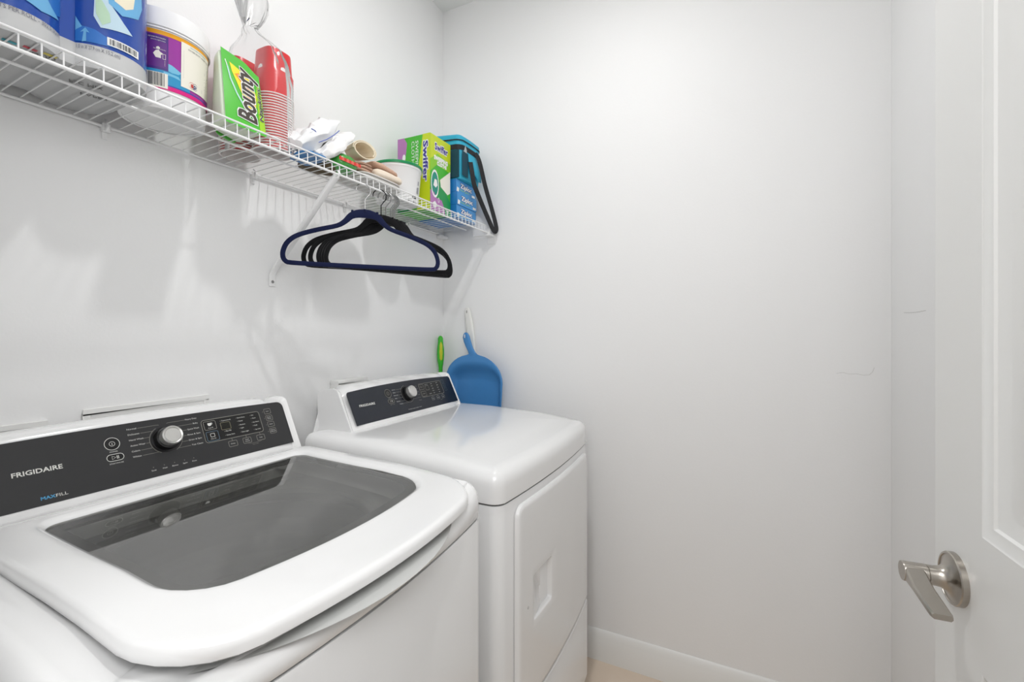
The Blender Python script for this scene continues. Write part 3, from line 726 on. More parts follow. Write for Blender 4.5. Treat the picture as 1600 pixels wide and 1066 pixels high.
A.rect(-80, 110, 1.7400, 1.7480, pnk, 2, nu=60); A.rect(-80, 110, 1.7480, 1.7505, nav, 2.2, nu=60)
A.poly([(-80, 1.7505), (-80, 1.79), (-20, 1.790), (-6, 1.780), (10, 1.772), (10, 1.7505)], tea, 2.4, sub=4)
A.poly([(-20, 1.791), (-14, 1.7895), (-2, 1.781), (-6, 1.776), (-14, 1.775), (-22, 1.779)], lbl, 3, sub=2)
A.poly([(-24, 1.774), (-6, 1.772), (-3, 1.766), (-12, 1.768), (-24, 1.769)], lbl, 3, sub=2)
A.rect(-46, -18.5, 1.7755, 1.8400, dpu, 3.2, nu=8); A.rect(-46, -20, 1.7800, 1.8280, P('label_box_purple', '642a86', .3), 3.6, nu=8)
A.rect(-46, -19, 1.7420, 1.7700, crm, 3.6, nu=8)
xx = -45
while xx < -22: w_ = random.choice((.5, .8, 1.1)); A.rect(xx, xx+w_, 1.7450, 1.7690, bk, 4.2); xx += w_+random.choice((.5, .8, 1.2))
for i, s_ in enumerate(('KEEP AWAY FROM CHILDREN', 'store in the original container', 'Mantenga lejos de los ninos')): A.text(s_, -21.5, 1.8335-.0045*i-(.012 if i == 2 else 0), .0023, crm, wd=20-3*i, anchor='r', layer=4.4)
A.ring(-30, 1.810, 0, 0, crm) if False else None
A.poly([(-33, 1.797), (-27, 1.797), (-27, 1.803), (-24.5, 1.806), (-28, 1.809), (-29.5, 1.812), (-33, 1.810), (-36, 1.804)], crm, 4.4); A.poly([(-32, 1.8135), (-28.5, 1.8135), (-28, 1.8165), (-30, 1.8185), (-32.5, 1.8165)], crm, 4.4)
A.rect(-25, -24.6, 1.796, 1.806, crm, 4.4); A.rect(-21.9, -21.5, 1.796, 1.806, crm, 4.4); A.rect(-25, -21.5, 1.796, 1.7966, crm, 4.4); A.rect(-25, -21.5, 1.8054, 1.806, crm, 4.4)
for i in range(4): A.line([(-44, 1.793-.0028*i), (-22, 1.793-.0028*i)], .0006, crm, 4.3)
A.rr(22, 1.800, 46, .0905, .001, 0, crm, 4) if False else A.rect(-3, 52, 1.7565, 1.8435, crm, 4, nu=24)
for i in range(18):
    z = 1.8265-.0030*i; A.line([(0, z), (random.choice((38, 44, 47)), z)], .0007, gr, 5)
A.text('OXYGEN POWERED', 24, 1.8385, .0028, P('label_text_teal', '3f8f9a'), wd=30, anchor='c', layer=5); A.text('OXYGEN BOOST LAUNDRY PACS', 26, 1.8325, .0030, bk, wd=40, anchor='c', layer=5)
for i in range(3): A.line([(30, 1.764+.003*i), (46, 1.764+.003*i)], .0005, gr, 5)
A.text('s', 10.5, 1.7635, .0085, P('logo_red', 'd03a34'), wd=4.5, layer=5.2, bold=.0005); A.text('p', 15.2, 1.7635, .0085, P('logo_navy', '22407c'), wd=4.8, layer=5.2, bold=.0005)
for (cc, m_) in ((12.2, 'logo_red'), (17.4, 'logo_navy')):
    pts = [(cc+4.2*math.cos(a_*PI/12), 1.7665+.0062*math.sin(a_*PI/12)) for a_ in range(24)]; A.line([(p[0], p[1]) for p in pts], .0007, MATS[m_], 5, closed=True)
A.build('label_print', tb)

# ================================================================== generic soft shapes
def pillow(c8, bulge=.18, nu=20, nv=20, e=.35, noise_a=0, noise_s=20, seed=0):
    """c8: 8 corners (000,100,010,110,001,101,011,111) of a skewed box, filled with a rounded superellipsoid"""
    c8 = [Vector(c) for c in c8]
    def tri(a, b, c):
        p = Vector((0, 0, 0))
        for i in range(8):
            w_ = (a if i & 1 else 1-a)*(b if i & 2 else 1-b)*(c if i & 4 else 1-c); p += c8[i]*w_
        return p
    def sp_(v, e_): return math.copysign(abs(v)**e_, v)
    rings = []
    for i in range(nu+1):
        ph = -PI/2+PI*i/nu; ring = []
        for j in range(nv*2):
            th_ = 2*PI*j/(nv*2)
            x = sp_(math.cos(ph), e)*sp_(math.cos(th_), e); y_ = sp_(math.cos(ph), e)*sp_(math.sin(th_), e); z = sp_(math.sin(ph), e)
            p = tri(.5+x/2, .5+y_/2, .5+z/2)
            if noise_a:
                nn = noise.noise_vector(p*noise_s+Vector((seed*7.3, seed, 3)))+.5*noise.noise_vector(p*noise_s*2.3+Vector((seed, 0, 9))); p += nn*noise_a
                p.z = max(p.z, ZS+.0002)
            ring.append(tuple(p))
        rings.append(ring)
    mb = MB(); mb.loft(rings, True, True, True); return mb
def blob(P0, P1, side, wid, thick, **k):
    P0, P1, S = Vector(P0), Vector(P1), Vector(side).normalized(); D_ = (P1-P0).normalized(); U = D_.cross(S).normalized(); S = U.cross(D_)
    c8 = []
    for c in (-1, 1):
        for b in (0, 1):
            for a in (-1, 1): c8.append((P1 if b else P0)+S*a*wid/2+U*c*thick/2)
    return pillow(c8, **k)
def cells(x0, x1, y0, y1, z0, z1): return [(x, y, z) for z in (z0, z1) for y in (y0, y1) for x in (x0, x1)]

# ================================================================== napkin pack
nb = thing('napkin_pack', 'bright green pack of paper napkins leaning between the tub and the red cups', 'napkins', (.20, .64, ZS))
zb, zt = ZS, 1.897
c8 = [(.168, .608, zb), (.238, .592, zb), (.135, .690, zb), (.238, .690, zb), (.158, .620, zt+.006), (.190, .610, zt+.006), (.152, .702, zt-.004), (.186, .705, zt-.004)]
napw = mat('napkin_film', (226, 236, 214), .3)
obj('napkin_stack', pillow(c8, e=.22), napw, nb)
FQ = [Vector(c8[1]), Vector(c8[3]), Vector(c8[7]), Vector(c8[5])]
def NM(u, v, off=0):
    p = (FQ[0]*(1-u)+FQ[1]*u)*(1-v)+(FQ[3]*(1-u)+FQ[2]*u)*v
    nrm = (FQ[1]-FQ[0]).cross(FQ[3]-FQ[0]).normalized()
    if nrm.x < 0: nrm = -nrm
    return tuple(p+nrm*(.0012+off*1.5+.002*math.sin(u*PI)*math.sin(v*PI)))
A = Art(NM); grn = P('pack_green', '4fbf34', .28, coat=.5); lim = P('pack_lime', 'a4d829', .3); blkt = P('wordmark_brown', '3a3226', .5); yy_ = P('pack_yellow', 'f4e21c', .35); orr = P('pack_orange', 'f39a1a', .35); plb = P('pack_pale_blue', 'b8e0d8', .35)
GR = []
for i in range(13):
    for j in range(13): GR.append((.06+.95*i/12, -.01+1.02*j/12))
def topcut(u): return 1.0 - .09*sstep(.6, 1.02, u)
A.raw([(u, v*topcut(u)) for u, v in GR], [(i*13+j, (i+1)*13+j, (i+1)*13+j+1, i*13+j+1) for i in range(12) for j in range(12)], grn, 1)
A.poly([(.86, .05), (1.0, .05), (1.005, .62), (.93, .80), (.86, .6)], lim, 2, sub=2)
A.poly([(.24, .86), (.28, .74), (.34, .72), (.70, .18), (.80, .30), (.86, .55), (.75, .80), (.5, .82), (.38, .84)], yy_, 2.4, sub=2)
A.poly([(.34, .72), (.46, .66), (.78, .22), (.80, .40), (.62, .70), (.44, .76)], orr, 3, sub=2)
A.line([(.18, .78), (.23, .62), (.36, .44), (.56, .26), (.62, .22)], .035, plb, 2.8)
A.line([(.14, .86), (.18, .78), (.20, .70)], .02, wht, 2.7)
asp = .175/.094
def NT(Aa, s_, u0, v0, h, w_, m_, layer, bold=0, shear=0):
    vs, fs = text2d(s_); x0 = min(p[0] for p in vs); x1 = max(p[0] for p in vs); kx = w_/(x1-x0); kh = h/.72
    offs = [(a_*bold, b_*bold*.6) for a_ in (-1, 0, 1) for b_ in (-1, 0, 1)] if bold else [(0, 0)]
    for i, (da, db) in enumerate(offs):
        out = []
        for p in vs:
            a = (p[0]-x0)*kx+shear*p[1]*kx; b = p[1]*kh
            out.append((u0-b+da, v0+a+db))
        Aa.raw(out, fs, m_, layer+i*.02)
NT(A, 'Bounty', .79, .12, .46, .74, wht, 3.6, bold=.030, shear=.12); NT(A, 'Bounty', .79, .12, .46, .74, blkt, 4.6, bold=.012, shear=.12)
NT(A, 'Napkins', .975, .20, .10, .50, wht, 3.7, bold=.006, shear=.1); NT(A, 'Napkins', .975, .20, .10, .50, blkt, 4.8, bold=.002, shear=.1)
A.build('pack_print', nb)
obj('green_back', pillow([(.150, .628, zb), (.162, .616, zb), (.127, .690, zb), (.138, .690, zb), (.146, .634, zt), (.154, .626, zt), (.143, .700, zt-.01), (.151, .700, zt-.01)], e=.3), grn, nb)

# ================================================================== red cups, nested upside down
redo = mat('cup_red', (214, 36, 44), .28, coat=.3); whi = mat('cup_lining_white', (244, 238, 236), .35)
def cup_mesh():
    mb = MB(); mb.use(redo)
    ns = 48
    def sq(r, z, k_):     # slightly squared towards the foot
        out = []
        for i in range(ns):
            a = 2*PI*i/ns; c, q = math.cos(a), math.sin(a); m_ = (abs(c)**(2+k_*3)+abs(q)**(2+k_*3))**(-1/(2+k_*3)); out.append((r*m_*c, r*m_*q, z))
        return out
    rings = [sq(.0445, .003, 0), sq(.0430, .020, 0), sq(.0418, .035, .1), sq(.0400, .060, .5), sq(.0365, .068, .6), sq(.0335, .112, .7), sq(.0325, .1185, .7), sq(.0290, .1195, .7), sq(.0280, .1150, .5), sq(.010, .1150, 0)]
    mb.loft(rings, True, False, True)
    mb.use(whi); mb.loft([sq(.0445, .003, 0), sq(.0470, .0032, 0), sq(.0478, .0020, 0), sq(.0470, .0004, 0), sq(.0440, .0004, 0), sq(.0425, .012, 0), sq(.0405, .035, .1), sq(.032, .1125, .7)], True, False, True)
    return mb
cup0 = obj('plastic_cup', cup_mesh(), None, None, origin=(0, 0, 0), ang=50)
gA, gB = 'red plastic cups nested in the front stack', 'red plastic cups nested in the back stack behind the napkins'
CA, CB = (.158, .768), (.066, .742)
tag(cup0, 'red cup with a pale rim nested in the front bagged stack by the napkins', 'cup', gA); cup0.location = (CA[0], CA[1], ZS+.001)
NA = 21; PITCH = .0067
def cup_at(c_, i, lab, g): o = cup0.copy(); COL.objects.link(o); o.location = (c_[0], c_[1], ZS+.001+PITCH*i); o['label'] = lab; o['category'] = 'cup'; o['group'] = g; return o
for i in range(1, NA-1): cup_at(CA, i, cup0['label'], gA)
tp = cup_at(CA, NA-1, 'topmost red cup of the front stack, its whole upside-down body showing', gA)
for i in range(19): cup_at(CB, i, 'red cup in the stack mostly hidden behind the green napkin pack', gB) if i < 18 else cup_at(CB, i, 'topmost red cup of the hidden stack, its foot peeking over the napkin pack', gB)
# clear bag gathered and twisted above the cups
def bag_ring(cx_, cy_, rx, ry, z, seed, n_=56, amp=.004, rot=0):
    out = []
    for k in range(n_):
        a = 2*PI*k/n_; w_ = 1+amp*(math.sin(5*a+seed)+.7*math.sin(9*a+seed*2.1)+.6*math.sin(14*a-seed))
        x, y_ = rx*w_*math.cos(a), ry*w_*math.sin(a)
        out.append((cx_+x*math.cos(rot)-y_*math.sin(rot), cy_+x*math.sin(rot)+y_*math.cos(rot), z))
    return out
mb = MB(); rings = []
for z, cx_, cy_, rx, ry, am in ((ZS+.0005, .112, .757, .098, .062, .02), (1.80, .112, .757, .098, .062, .02), (1.89, .112, .757, .096, .060, .02), (1.945, .115, .752, .086, .054, .03), (1.975, .125, .745, .070, .048, .05), (1.988, .135, .735, .048, .034, .04), (2.000, .143, .722, .026, .020, .07), (2.010, .145, .716, .019, .016, .08), (2.03, .145, .716, .024, .015, .08), (2.06, .145, .718, .040, .016, .07), (2.09, .14, .722, .050, .014, .07), (2.115, .14, .724, .050, .011, .07), (2.13, .14, .724, .044, .009, .07)):
    rings.append(bag_ring(cx_, cy_, rx, ry, z, z*9, amp=am, rot=rad(100) if z > 2.01 else rad(8)))
mb.loft(rings[:9]); cb = obj('plastic_bag', mb, bagm, None, origin=(.125, .75, ZS), ang=60)
mb = MB(); mb.loft(rings[8:]); obj('bag_neck', mb, film('bag_neck_film', (250, 250, 250), .22, .15, .25), cb, ang=60)
tag(cb, 'clear plastic bag around the red cups, gathered and flaring at the top', 'plastic bag')

# ================================================================== soft clutter in the middle of the shelf
whb = P('white_bag', 'f3f4f5', .28, coat=.2)
def crumple(path, widths, thick, side, seed, na=.006, twist=0):
    mb = MB(); rings = []; S0 = Vector(side).normalized(); pp = [Vector(p) for p in path]; N_ = len(pp)
    for i in range(N_):
        t_ = (pp[min(i+1, N_-1)]-pp[max(i-1, 0)]).normalized(); S = (S0-t_*S0.dot(t_)).normalized(); U = t_.cross(S)
        for sub in range(3 if i < N_-1 else 1):
            q = sub/3; p = pp[i].lerp(pp[min(i+1, N_-1)], q); j = min(i+1, N_-1)
            wv = widths[i]*(1-q)+widths[j]*q; tv = thick[i]*(1-q)+thick[j]*q; ring = []
            for k in range(28):
                a = 2*PI*k/28; ca, sa = math.cos(a), math.sin(a)
                v = p+S*wv/2*ca*(1+.10*math.sin(3*a+seed+i))+U*tv/2*sa*(1+.35*math.sin(4*a+seed*2+i*1.3))
                v += noise.noise_vector(v*26+Vector((seed, 3, seed)))*na+noise.noise_vector(v*60+Vector((seed, 1, 5)))*na*.5
                v.z = max(v.z, ZS+.0003); ring.append(tuple(v))
            rings.append(ring)
    mb.loft(rings, True, True, True); return mb
o = obj('plastic_bag', crumple([(.212, .790, 1.745), (.205, .818, 1.768), (.200, .850, 1.795), (.202, .882, 1.822), (.210, .910, 1.845), (.218, .930, 1.860)], (.04, .07, .085, .075, .05, .012), (.030, .050, .058, .046, .022, .004), (1, .4, .15), 1.7), whb, None, origin=(.15, .91, ZS), ang=28); tag(o, 'crumpled white plastic bag with blue lines poking up right of the cups', 'plastic bag')
lb = P('bag_blue_line', '5a6cb8')
for pts_ in ([(.243, .835, 1.764), (.241, .862, 1.782), (.240, .888, 1.804), (.240, .905, 1.822)], [(.243, .812, 1.790), (.242, .824, 1.790), (.241, .834, 1.782)]):
    mb = MB(); mb.tube(pts_, .0013, 6); obj('blue_print', mb, lb, o)
o = obj('plastic_bag', crumple([(.222, .850, 1.738), (.215, .872, 1.755), (.208, .902, 1.780), (.208, .932, 1.806), (.212, .958, 1.830), (.218, .975, 1.846)], (.035, .06, .07, .07, .055, .02), (.022, .036, .040, .034, .014, .004), (1, .5, .1), 5.2), P('white_bag_matt', 'f0efee', .4), None, origin=(.16, .95, ZS), ang=28); tag(o, 'folded white plastic bag sloping beside the rolled cream cloth', 'plastic bag')
o = obj('plastic_pouch', pillow(cells(.16, .247, .800, .868, ZS, ZS+.011), e=.5, noise_a=.004, noise_s=30, seed=2), P('pouch_blue', '2477b4', .3, coat=.3), None, origin=(.19, .82, ZS)); tag(o, 'flat blue plastic pouch at the shelf lip below the white bags', 'pouch')
o = obj('clear_sachet', pillow(cells(.05, .235, .690, .800, ZS, ZS+.001+.004), e=.5), P('sachet_grey', 'b9bbbe', .3), None, origin=(.14, .74, ZS)) if False else None
o = obj('paper_bag', blob((.12, .872, ZS+.012), (.20, .955, ZS+.012), (1, -.8, 0), .085, .024, e=.75, noise_a=.004, noise_s=35, seed=5), P('bag_olive_brown', '5a4a2c', .6, vary=.3, bscale=60), None, origin=(.16, .91, ZS)); tag(o, 'crumpled dark brown paper bag flat on the wires near the brace', 'paper bag')
mb = pillow(cells(.170, .243, .905, .985, ZS, ZS+.050), e=.75, noise_a=.004, noise_s=22, seed=6)
gb = obj('snack_bag', mb, P('bag_green', '3f9b3c', .3, coat=.4), None, origin=(.19, .99, ZS)); tag(gb, 'small green plastic bag with a red zigzag band left of the folded cloths', 'bag')
A = Art(lambda u, v, off: (.2430+off, .900+.080*u, ZS+.020+.014*v))
for i in range(9): A.poly([(.02+.11*i, 0), (.13+.11*i, 0), (.13+.11*i, .55), (.075+.11*i, .8), (.02+.11*i, .55)], P('band_red', 'd8342c') if i % 2 == 0 else P('band_red_pale', 'e46a5c'), 2)
A.build('red_band', gb)
# rolled cream cloth, open end to the room
ax0, ax1 = Vector((.165, 1.030, 1.815)), Vector((.240, 1.002, 1.803)); axd = (ax1-ax0).normalized(); s1 = axd.cross(Vector((0, 0, 1))).normalized(); s2 = s1.cross(axd)
def spiral(p, sc):
    out = []; tt = []
    for k in range(40): a = k/39*2*PI*1.6; r_ = (.024-.0045*k/39*1.0)*sc*(1+.10*math.sin(a*2)); tt.append((r_, a))
    for r_, a in tt: out.append(tuple(p+s1*r_*1.25*math.cos(a)+s2*r_*.85*math.sin(a)))
    for r_, a in reversed(tt): out.append(tuple(p+s1*(r_-.0028)*1.25*math.cos(a)+s2*(r_-.0028)*.85*math.sin(a)))
    return out
mb = MB(); mb.loft([spiral(ax0.lerp(ax1, k/5), 1.0+.25*k/5) for k in range(6)], True, True, True)
o = obj('rolled_cloth', mb, mat('cream_cloth', (244, 230, 204), .85, bump=.3, bscale=300), None, origin=(.155, 1.05, 1.79)); tag(o, 'rolled cream cloth lying open-ended on the green bag', 'cloth')
# folded paper and cloths
tan = mat('tan_cloth', (206, 170, 148), .8, bump=.25, bscale=200, vary=.12); cre = mat('ivory_cloth', (240, 226, 208), .8, bump=.25, bscale=200)
def folded(name, x0, x1, y0, y1, z0, layers, th, m_, label, cat, jit=.004, seed=0):
    root = None; rs = random.Random(seed)
    mb = MB()
    for i in range(layers):
        j = [rs.uniform(-jit, jit) for _ in range(4)]
        q = pillow(cells(x0+j[0], x1+j[1], y0+j[2], y1+j[3], z0+th*i, z0+th*(i+1)*1.0-.0004), e=.45, nu=10, nv=14); mb.add(q.v, q.f)
    o_ = obj(name, mb, m_, None, origin=((x0+x1)/2, (y0+y1)/2, z0)); tag(o_, label, cat); return o_
folded('clear_pouch', .120, .243, .990, 1.176, ZS, 3, .008, mat('milky_pouch', (220, 218, 214), .4), 'flat greyish white pouches lying under the folded cloths', 'pouch', seed=3)
folded('folded_cloth', .110, .232, .992, 1.052, ZS+.0245, 3, .009, tan, 'stack of tan folded cloths just right of the green bag', 'cloth', seed=4)
o = obj('folded_cloth', pillow([(.180, 1.062, ZS+.025), (.240, 1.058, ZS+.025), (.190, 1.172, ZS+.025), (.242, 1.178, ZS+.025), (.180, 1.062, ZS+.052), (.238, 1.058, ZS+.054), (.190, 1.172, ZS+.046), (.242, 1.178, ZS+.044)], e=.6, noise_a=.002, noise_s=40, seed=7), cre, None, origin=(.21, 1.14, ZS)); tag(o, 'ivory folded cloth roll at the shelf front before the white tub', 'cloth')
o = obj('folded_cloth', pillow([(.120, 1.060, ZS+.0545), (.234, 1.056, ZS+.0560), (.150, 1.165, ZS+.050), (.228, 1.172, ZS+.050), (.120, 1.060, ZS+.074), (.232, 1.056, ZS+.076), (.150, 1.165, ZS+.066), (.228, 1.172, ZS+.062)], e=.5, noise_a=.002, noise_s=50, seed=8), tan, None, origin=(.18, 1.14, ZS+.05)); tag(o, 'tan folded cloth lying on top of the ivory one', 'cloth')

# ================================================================== white tub with green lid
GX, GY = .135, 1.266
gt = thing('food_tub', 'round white plastic tub with a dark green lid in front of the green box', 'tub', (GX, GY, ZS))
mb = MB(); mb.lathe([(0, ZS+.002), (.066, ZS+.002), (.070, ZS), (.073, ZS+.002), (.0815, ZS+.108), (.0845, ZS+.112), (.0845, ZS+.120), (0, ZS+.120)], c=(GX, GY, 0), n=64); obj('tub_body', mb, mat('tub_white', (242, 242, 242), .25), gt)
mb = MB(); mb.lathe([(.0845, ZS+.1185), (.0870, ZS+.1185), (.0880, ZS+.1210), (.0875, ZS+.1260), (.085, ZS+.1285), (.080, ZS+.1285), (.077, ZS+.1260), (0, ZS+.1260)], c=(GX, GY, 0), n=64); obj('lid', mb, P('lid_green', '0f8a52', .3), gt, label='dark green lid')
def GM(s_, z, off=0): a = rad(s_); r_ = .073+.0085*(z-ZS)/.108+.0008+off; return (GX+r_*math.cos(a), GY+r_*math.sin(a), z)
A = Art(GM); xx = 8
while xx < 18: w_ = random.choice((.4, .8)); A.rect(xx, xx+w_, ZS+.030, ZS+.052, gr, 2); xx += w_+.6
A.rect(-2, 6, ZS+.010, ZS+.018, bk, 2, nu=3); A.rect(-8, -5, ZS+.010, ZS+.019, bk, 2); A.text('1', 12, ZS+.060, .014, gr, wd=3, layer=2)
A.build('label_print', gt)

# ================================================================== green box of sweeping cloths
BX0, BX1, BY0, BY1, BZ1 = .052, .203, 1.366, 1.498, 2.004
sb = thing('cloth_refill_box', 'tall green and yellow cardboard box of sweeping cloths on the shelf', 'box', ((BX0+BX1)/2, (BY0+BY1)/2, ZS))
g1 = P('box_green', '43b52e', .35); g2 = P('box_yellow_green', 'c8d820', .35); g3 = P('box_deep_green', '14964a', .35); lav = P('box_lavender', 'b478b4', .4); vio = P('logo_violet', '3c3894', .4)
mb = MB(); mb.box(BX0, BX1, BY0, BY1, ZS, BZ1); obj('carton', mb, g1, sb, bevel=.0015)
A = Art(lambda u, v, off: (BX0+(BX1-BX0)*u, BY0-off, ZS+(BZ1-ZS)*v))     # the face towards the tub
A.poly([(.60, 0), (1, 0), (1, 1), (.78, 1), (.66, .6)], g2, 1); A.poly([(0, .45), (.14, .5), (.24, .70), (.30, .92), (.20, 1), (0, 1)], lav, 1.4)
A.poly([(0, .45), (.14, .5), (.3, .4), (.45, .2), (.4, 0), (0, 0)], g3, 1.2)
A.ring(.20, .73, .05, 0, wht, 2, fill=wht)
def VT(Aa, s_, u0, v0, h, w_, m_, layer, bold=0):      # lettering running down the face
    vs, fs = text2d(s_); x0 = min(p[0] for p in vs); x1 = max(p[0] for p in vs); kx = w_/(x1-x0); kh = h/.72
    for i, (da, db) in enumerate([(a_*bold, b_*bold) for a_ in (-1, 0, 1) for b_ in (-1, 0, 1)] if bold else [(0, 0)]):
        Aa.raw([(u0+p[1]*kh+da, v0-(p[0]-x0)*kx+db) for p in vs], fs, m_, layer+.02*i)
VT(A, 'Swiffer', .80, .90, .14, .52, wht, 2, bold=.018); VT(A, 'Swiffer', .80, .90, .14, .52, vio, 3, bold=.006)
VT(A, 'SWEEPING', .56, .93, .09, .42, wht, 2); VT(A, 'CLOTHS', .44, .93, .09, .34, wht, 2)
A.build('box_print', sb)
A = Art(lambda u, v, off: (BX1+off, BY0+(BY1-BY0)*u, ZS+(BZ1-ZS)*v))     # the face towards the room
A.poly([(0, .50), (.35, .74), (1, .68), (1, 1), (0, 1)], g2, 1); A.poly([(0, .50), (.30, .62), (1, .60), (1, .72), (.35, .78), (0, .66)], P('box_lime', '8ccc28', .35), 1.2)
A.poly([(0, .38), (.2, .42), (.5, .40), (1, .18), (1, 0), (0, 0)], g3, 1.4)
A.poly([(0, 0), (0, .26), (.18, .24), (.30, .18), (.55, .17), (.70, .06), (.72, 0)], lav, 2); A.poly([(.12, .10), (.22, .13), (.32, .09), (.26, .04), (.14, .05)], wht, 2.6); A.ring(.40, .16, .03, .01, wht, 2.6, n=10)
A.poly([(.46, .44), (.98, .62), (.98, .32), (.84, .28), (.50, .35)], crm, 2.4); A.ring(.22, .36, .17, .03, wht, 2.2, fill=P('badge_teal', '1a8f7c'), n=24)
A.poly([(.14, .33), (.20, .42), (.30, .42), (.34, .35), (.26, .31)], wht, 3); A.text('10', .78, .035, .035, wht, wd=.12, layer=3)
A.text('Swiffer', .22, .82, .085, wht, wd=.62, layer=2, bold=.016); A.text('Swiffer', .22, .82, .085, vio, wd=.62, layer=3, bold=.005)
A.text('SWEEPING', .18, .685, .05, wht, wd=.66, layer=3, bold=.006); A.text('CLOTHS', .32, .625, .045, wht, wd=.46, layer=3, bold=.006)
A.build('box_print', sb)

# ================================================================== three blue bag boxes, stacked
zbl = P('carton_blue', '2478c0', .3); zdk = P('carton_light_blue', '3f94d6', .3)
ZX0, ZX1, ZY0, ZY1 = .040, .225, 1.508, 1.655
names = ('bottom', 'middle', 'top')
for i in range(3):
    z0 = ZS+.0505*i; z1 = z0+.050
    lab = ('blue carton of zip bags lying directly on the shelf wires, lowest of three', 'blue carton of zip bags in the middle of the stack of three', 'blue carton of zip bags under the teal lunch bag, highest of three')[i]
    t = thing('bag_carton', lab, 'box', ((ZX0+ZX1)/2, (ZY0+ZY1)/2, z0), 'blue cartons of zip bags')
    j = (.0, .003, -.002)[i]
    mb = MB(); mb.box(ZX0, ZX1+j, ZY0, ZY1, z0, z1); obj('carton', mb, zbl, t, bevel=.001)
    A = Art(lambda u, v, off: (ZX1+j+off, ZY0+(ZY1-ZY0)*u, z0+(z1-z0)*v))
    A.poly([(0, 0), (1, 0), (1, 1), (0, 1)], zdk, 1); A.text('Ziploc', .22, .42, .36, P('zip_navy', '1c3f90'), wd=.56, layer=2, bold=.03); A.text('Ziploc', .22, .42, .36, wht, wd=.56, layer=3, bold=.008)
    A.text('freezer gallon', .15, .20, .12, lim, wd=.5, layer=3); A.poly([(.02, .05), (.12, .05), (.14, .35), (.04, .4)], wht, 2); A.rect(.80, .96, .10, .28, wht, 2)
    A.build('carton_print', t)

# ================================================================== teal lunch bag with black strap
lbx = thing('lunch_bag', 'teal insulated lunch bag with black trim and a dangling black strap', 'bag', (.14, 1.59, ZS+.152))
teal = mat('teal_nylon', (44, 172, 204), .6, bump=.15, bscale=700, vary=.06); blw = mat('black_webbing', (32, 33, 36), .75, bump=.2, bscale=900); tdk = mat('dark_teal_mesh', (16, 66, 82), .8)
LZ0, LZ1 = ZS+.152, 2.072
LB = dict(x0=.075, x1=.238, y0=1.512, y1=1.672)
def lring(z, ins=0, tilt=0):
    return [(x, y_, z-tilt*(x-.07)) for x, y_ in outline(LB['x0'], LB['x1'], LB['y0'], LB['y1'], .022, .02, .006, ins)]
mb = MB(); mb.loft([lring(LZ0, .012), lring(LZ0+.002, .004), lring(LZ0+.03, 0), lring(LZ0+.10, -.002, .02), lring(LZ1-.035, 0, .06)], True, True, False); obj('bag_body', mb, teal, lbx)
mb = MB(); mb.loft([lring(LZ1-.030, -.002, .08), lring(LZ1-.012, -.001, .10), lring(LZ1-.004, .006, .11), lring(LZ1, .02, .11), lring(LZ1+.003, .05, .11)], True, True, True); obj('bag_lid', mb, teal, lbx)
mb = MB(); mb.loft([lring(LZ1-.036, -.003, .065), lring(LZ1-.029, -.0035, .08)]); obj('zip_trim', mb, blw, lbx)
mb = MB(); mb.loft([lring(LZ1-.078, -.003, .03), lring(LZ1-.056, -.0035, .04)]); obj('webbing_band', mb, blw, lbx)
mb = MB(); mb.box(.10, .236, LB['y0']-.006, LB['y0']-.001, LZ0+.004, LZ1-.085); pc = obj('mesh_pocket', mb, tdk, lbx, bevel=.001)
A = Art(lambda u, v, off: (.245+off, 1.515+.05*u, LZ0+.085+.04*v)); A.poly([(.3, 0), (.8, .1), (.7, .9), (.5, 1.3), (.35, .8), (.15, .4)], P('patch_grey', 'a9b4b8'), 2, sub=1); A.build('logo_patch', lbx)
mb = MB(); mb.add([(.2465, 1.515, LZ0+.012), (.2465, 1.560, LZ0+.010), (.2465, 1.560, LZ1-.090), (.2465, 1.515, LZ1-.088)], [(0, 1, 2, 3)]); obj('pocket', mb, tdk, lbx)
mb = MB(); mb.loft([[(.246, 1.560+.028*k/4*3.4, LZ1-.084) for k in range(5)], [(.252, 1.560+.028*k/4*3.4, LZ1-.13+.004*math.sin(k)) for k in range(5)], [(.2535, 1.563+.028*k/4*3.2, LZ1-.170+.014*math.sin(k*1.4)) for k in range(5)]], False); fo = obj('front_flap', mb, teal, lbx)
md = fo.modifiers.new('solid', 'SOLIDIFY'); md.thickness = .0015
def strap(pts, wdt, wv):
    mb = MB(); pts = [Vector(p) for p in pts]; rings = []
    # smooth with catmull-rom
    cr = []
    for i in range(len(pts)-1):
        p0, p1, p2, p3 = pts[max(i-1, 0)], pts[i], pts[i+1], pts[min(i+2, len(pts)-1)]
        for k in range(6):
            t_ = k/6; cr.append(.5*((2*p1)+(p2-p0)*t_+(2*p0-5*p1+4*p2-p3)*t_*t_+(3*p1-p0-3*p2+p3)*t_**3))
    cr.append(pts[-1])
    for i, p in enumerate(cr):
        t_ = (cr[min(i+1, len(cr)-1)]-cr[max(i-1, 0)]).normalized(); W = Vector(wv); W = (W-t_*W.dot(t_)).normalized(); N_ = t_.cross(W)
        rings.append([tuple(p+W*a*wdt/2+N_*b*.0009) for a, b in ((-1, -1), (1, -1), (1, 1), (-1, 1))])
    mb.loft(rings, True, True, True); return mb
obj('strap', strap([(.248, 1.612, LZ1-.066), (.262, 1.622, LZ1-.10), (.270, 1.655, LZ1-.19), (.280, 1.688, LZ1-.27), (.290, 1.708, LZ1-.335), (.293, 1.712, LZ1-.367), (.286, 1.702, LZ1-.372), (.275, 1.672, LZ1-.325), (.266, 1.618, LZ1-.255), (.262, 1.580, LZ1-.205), (.259, 1.568, LZ1-.155), (.254, 1.565, LZ1-.12)], .019, (.55, .8, .1)), blw, lbx)

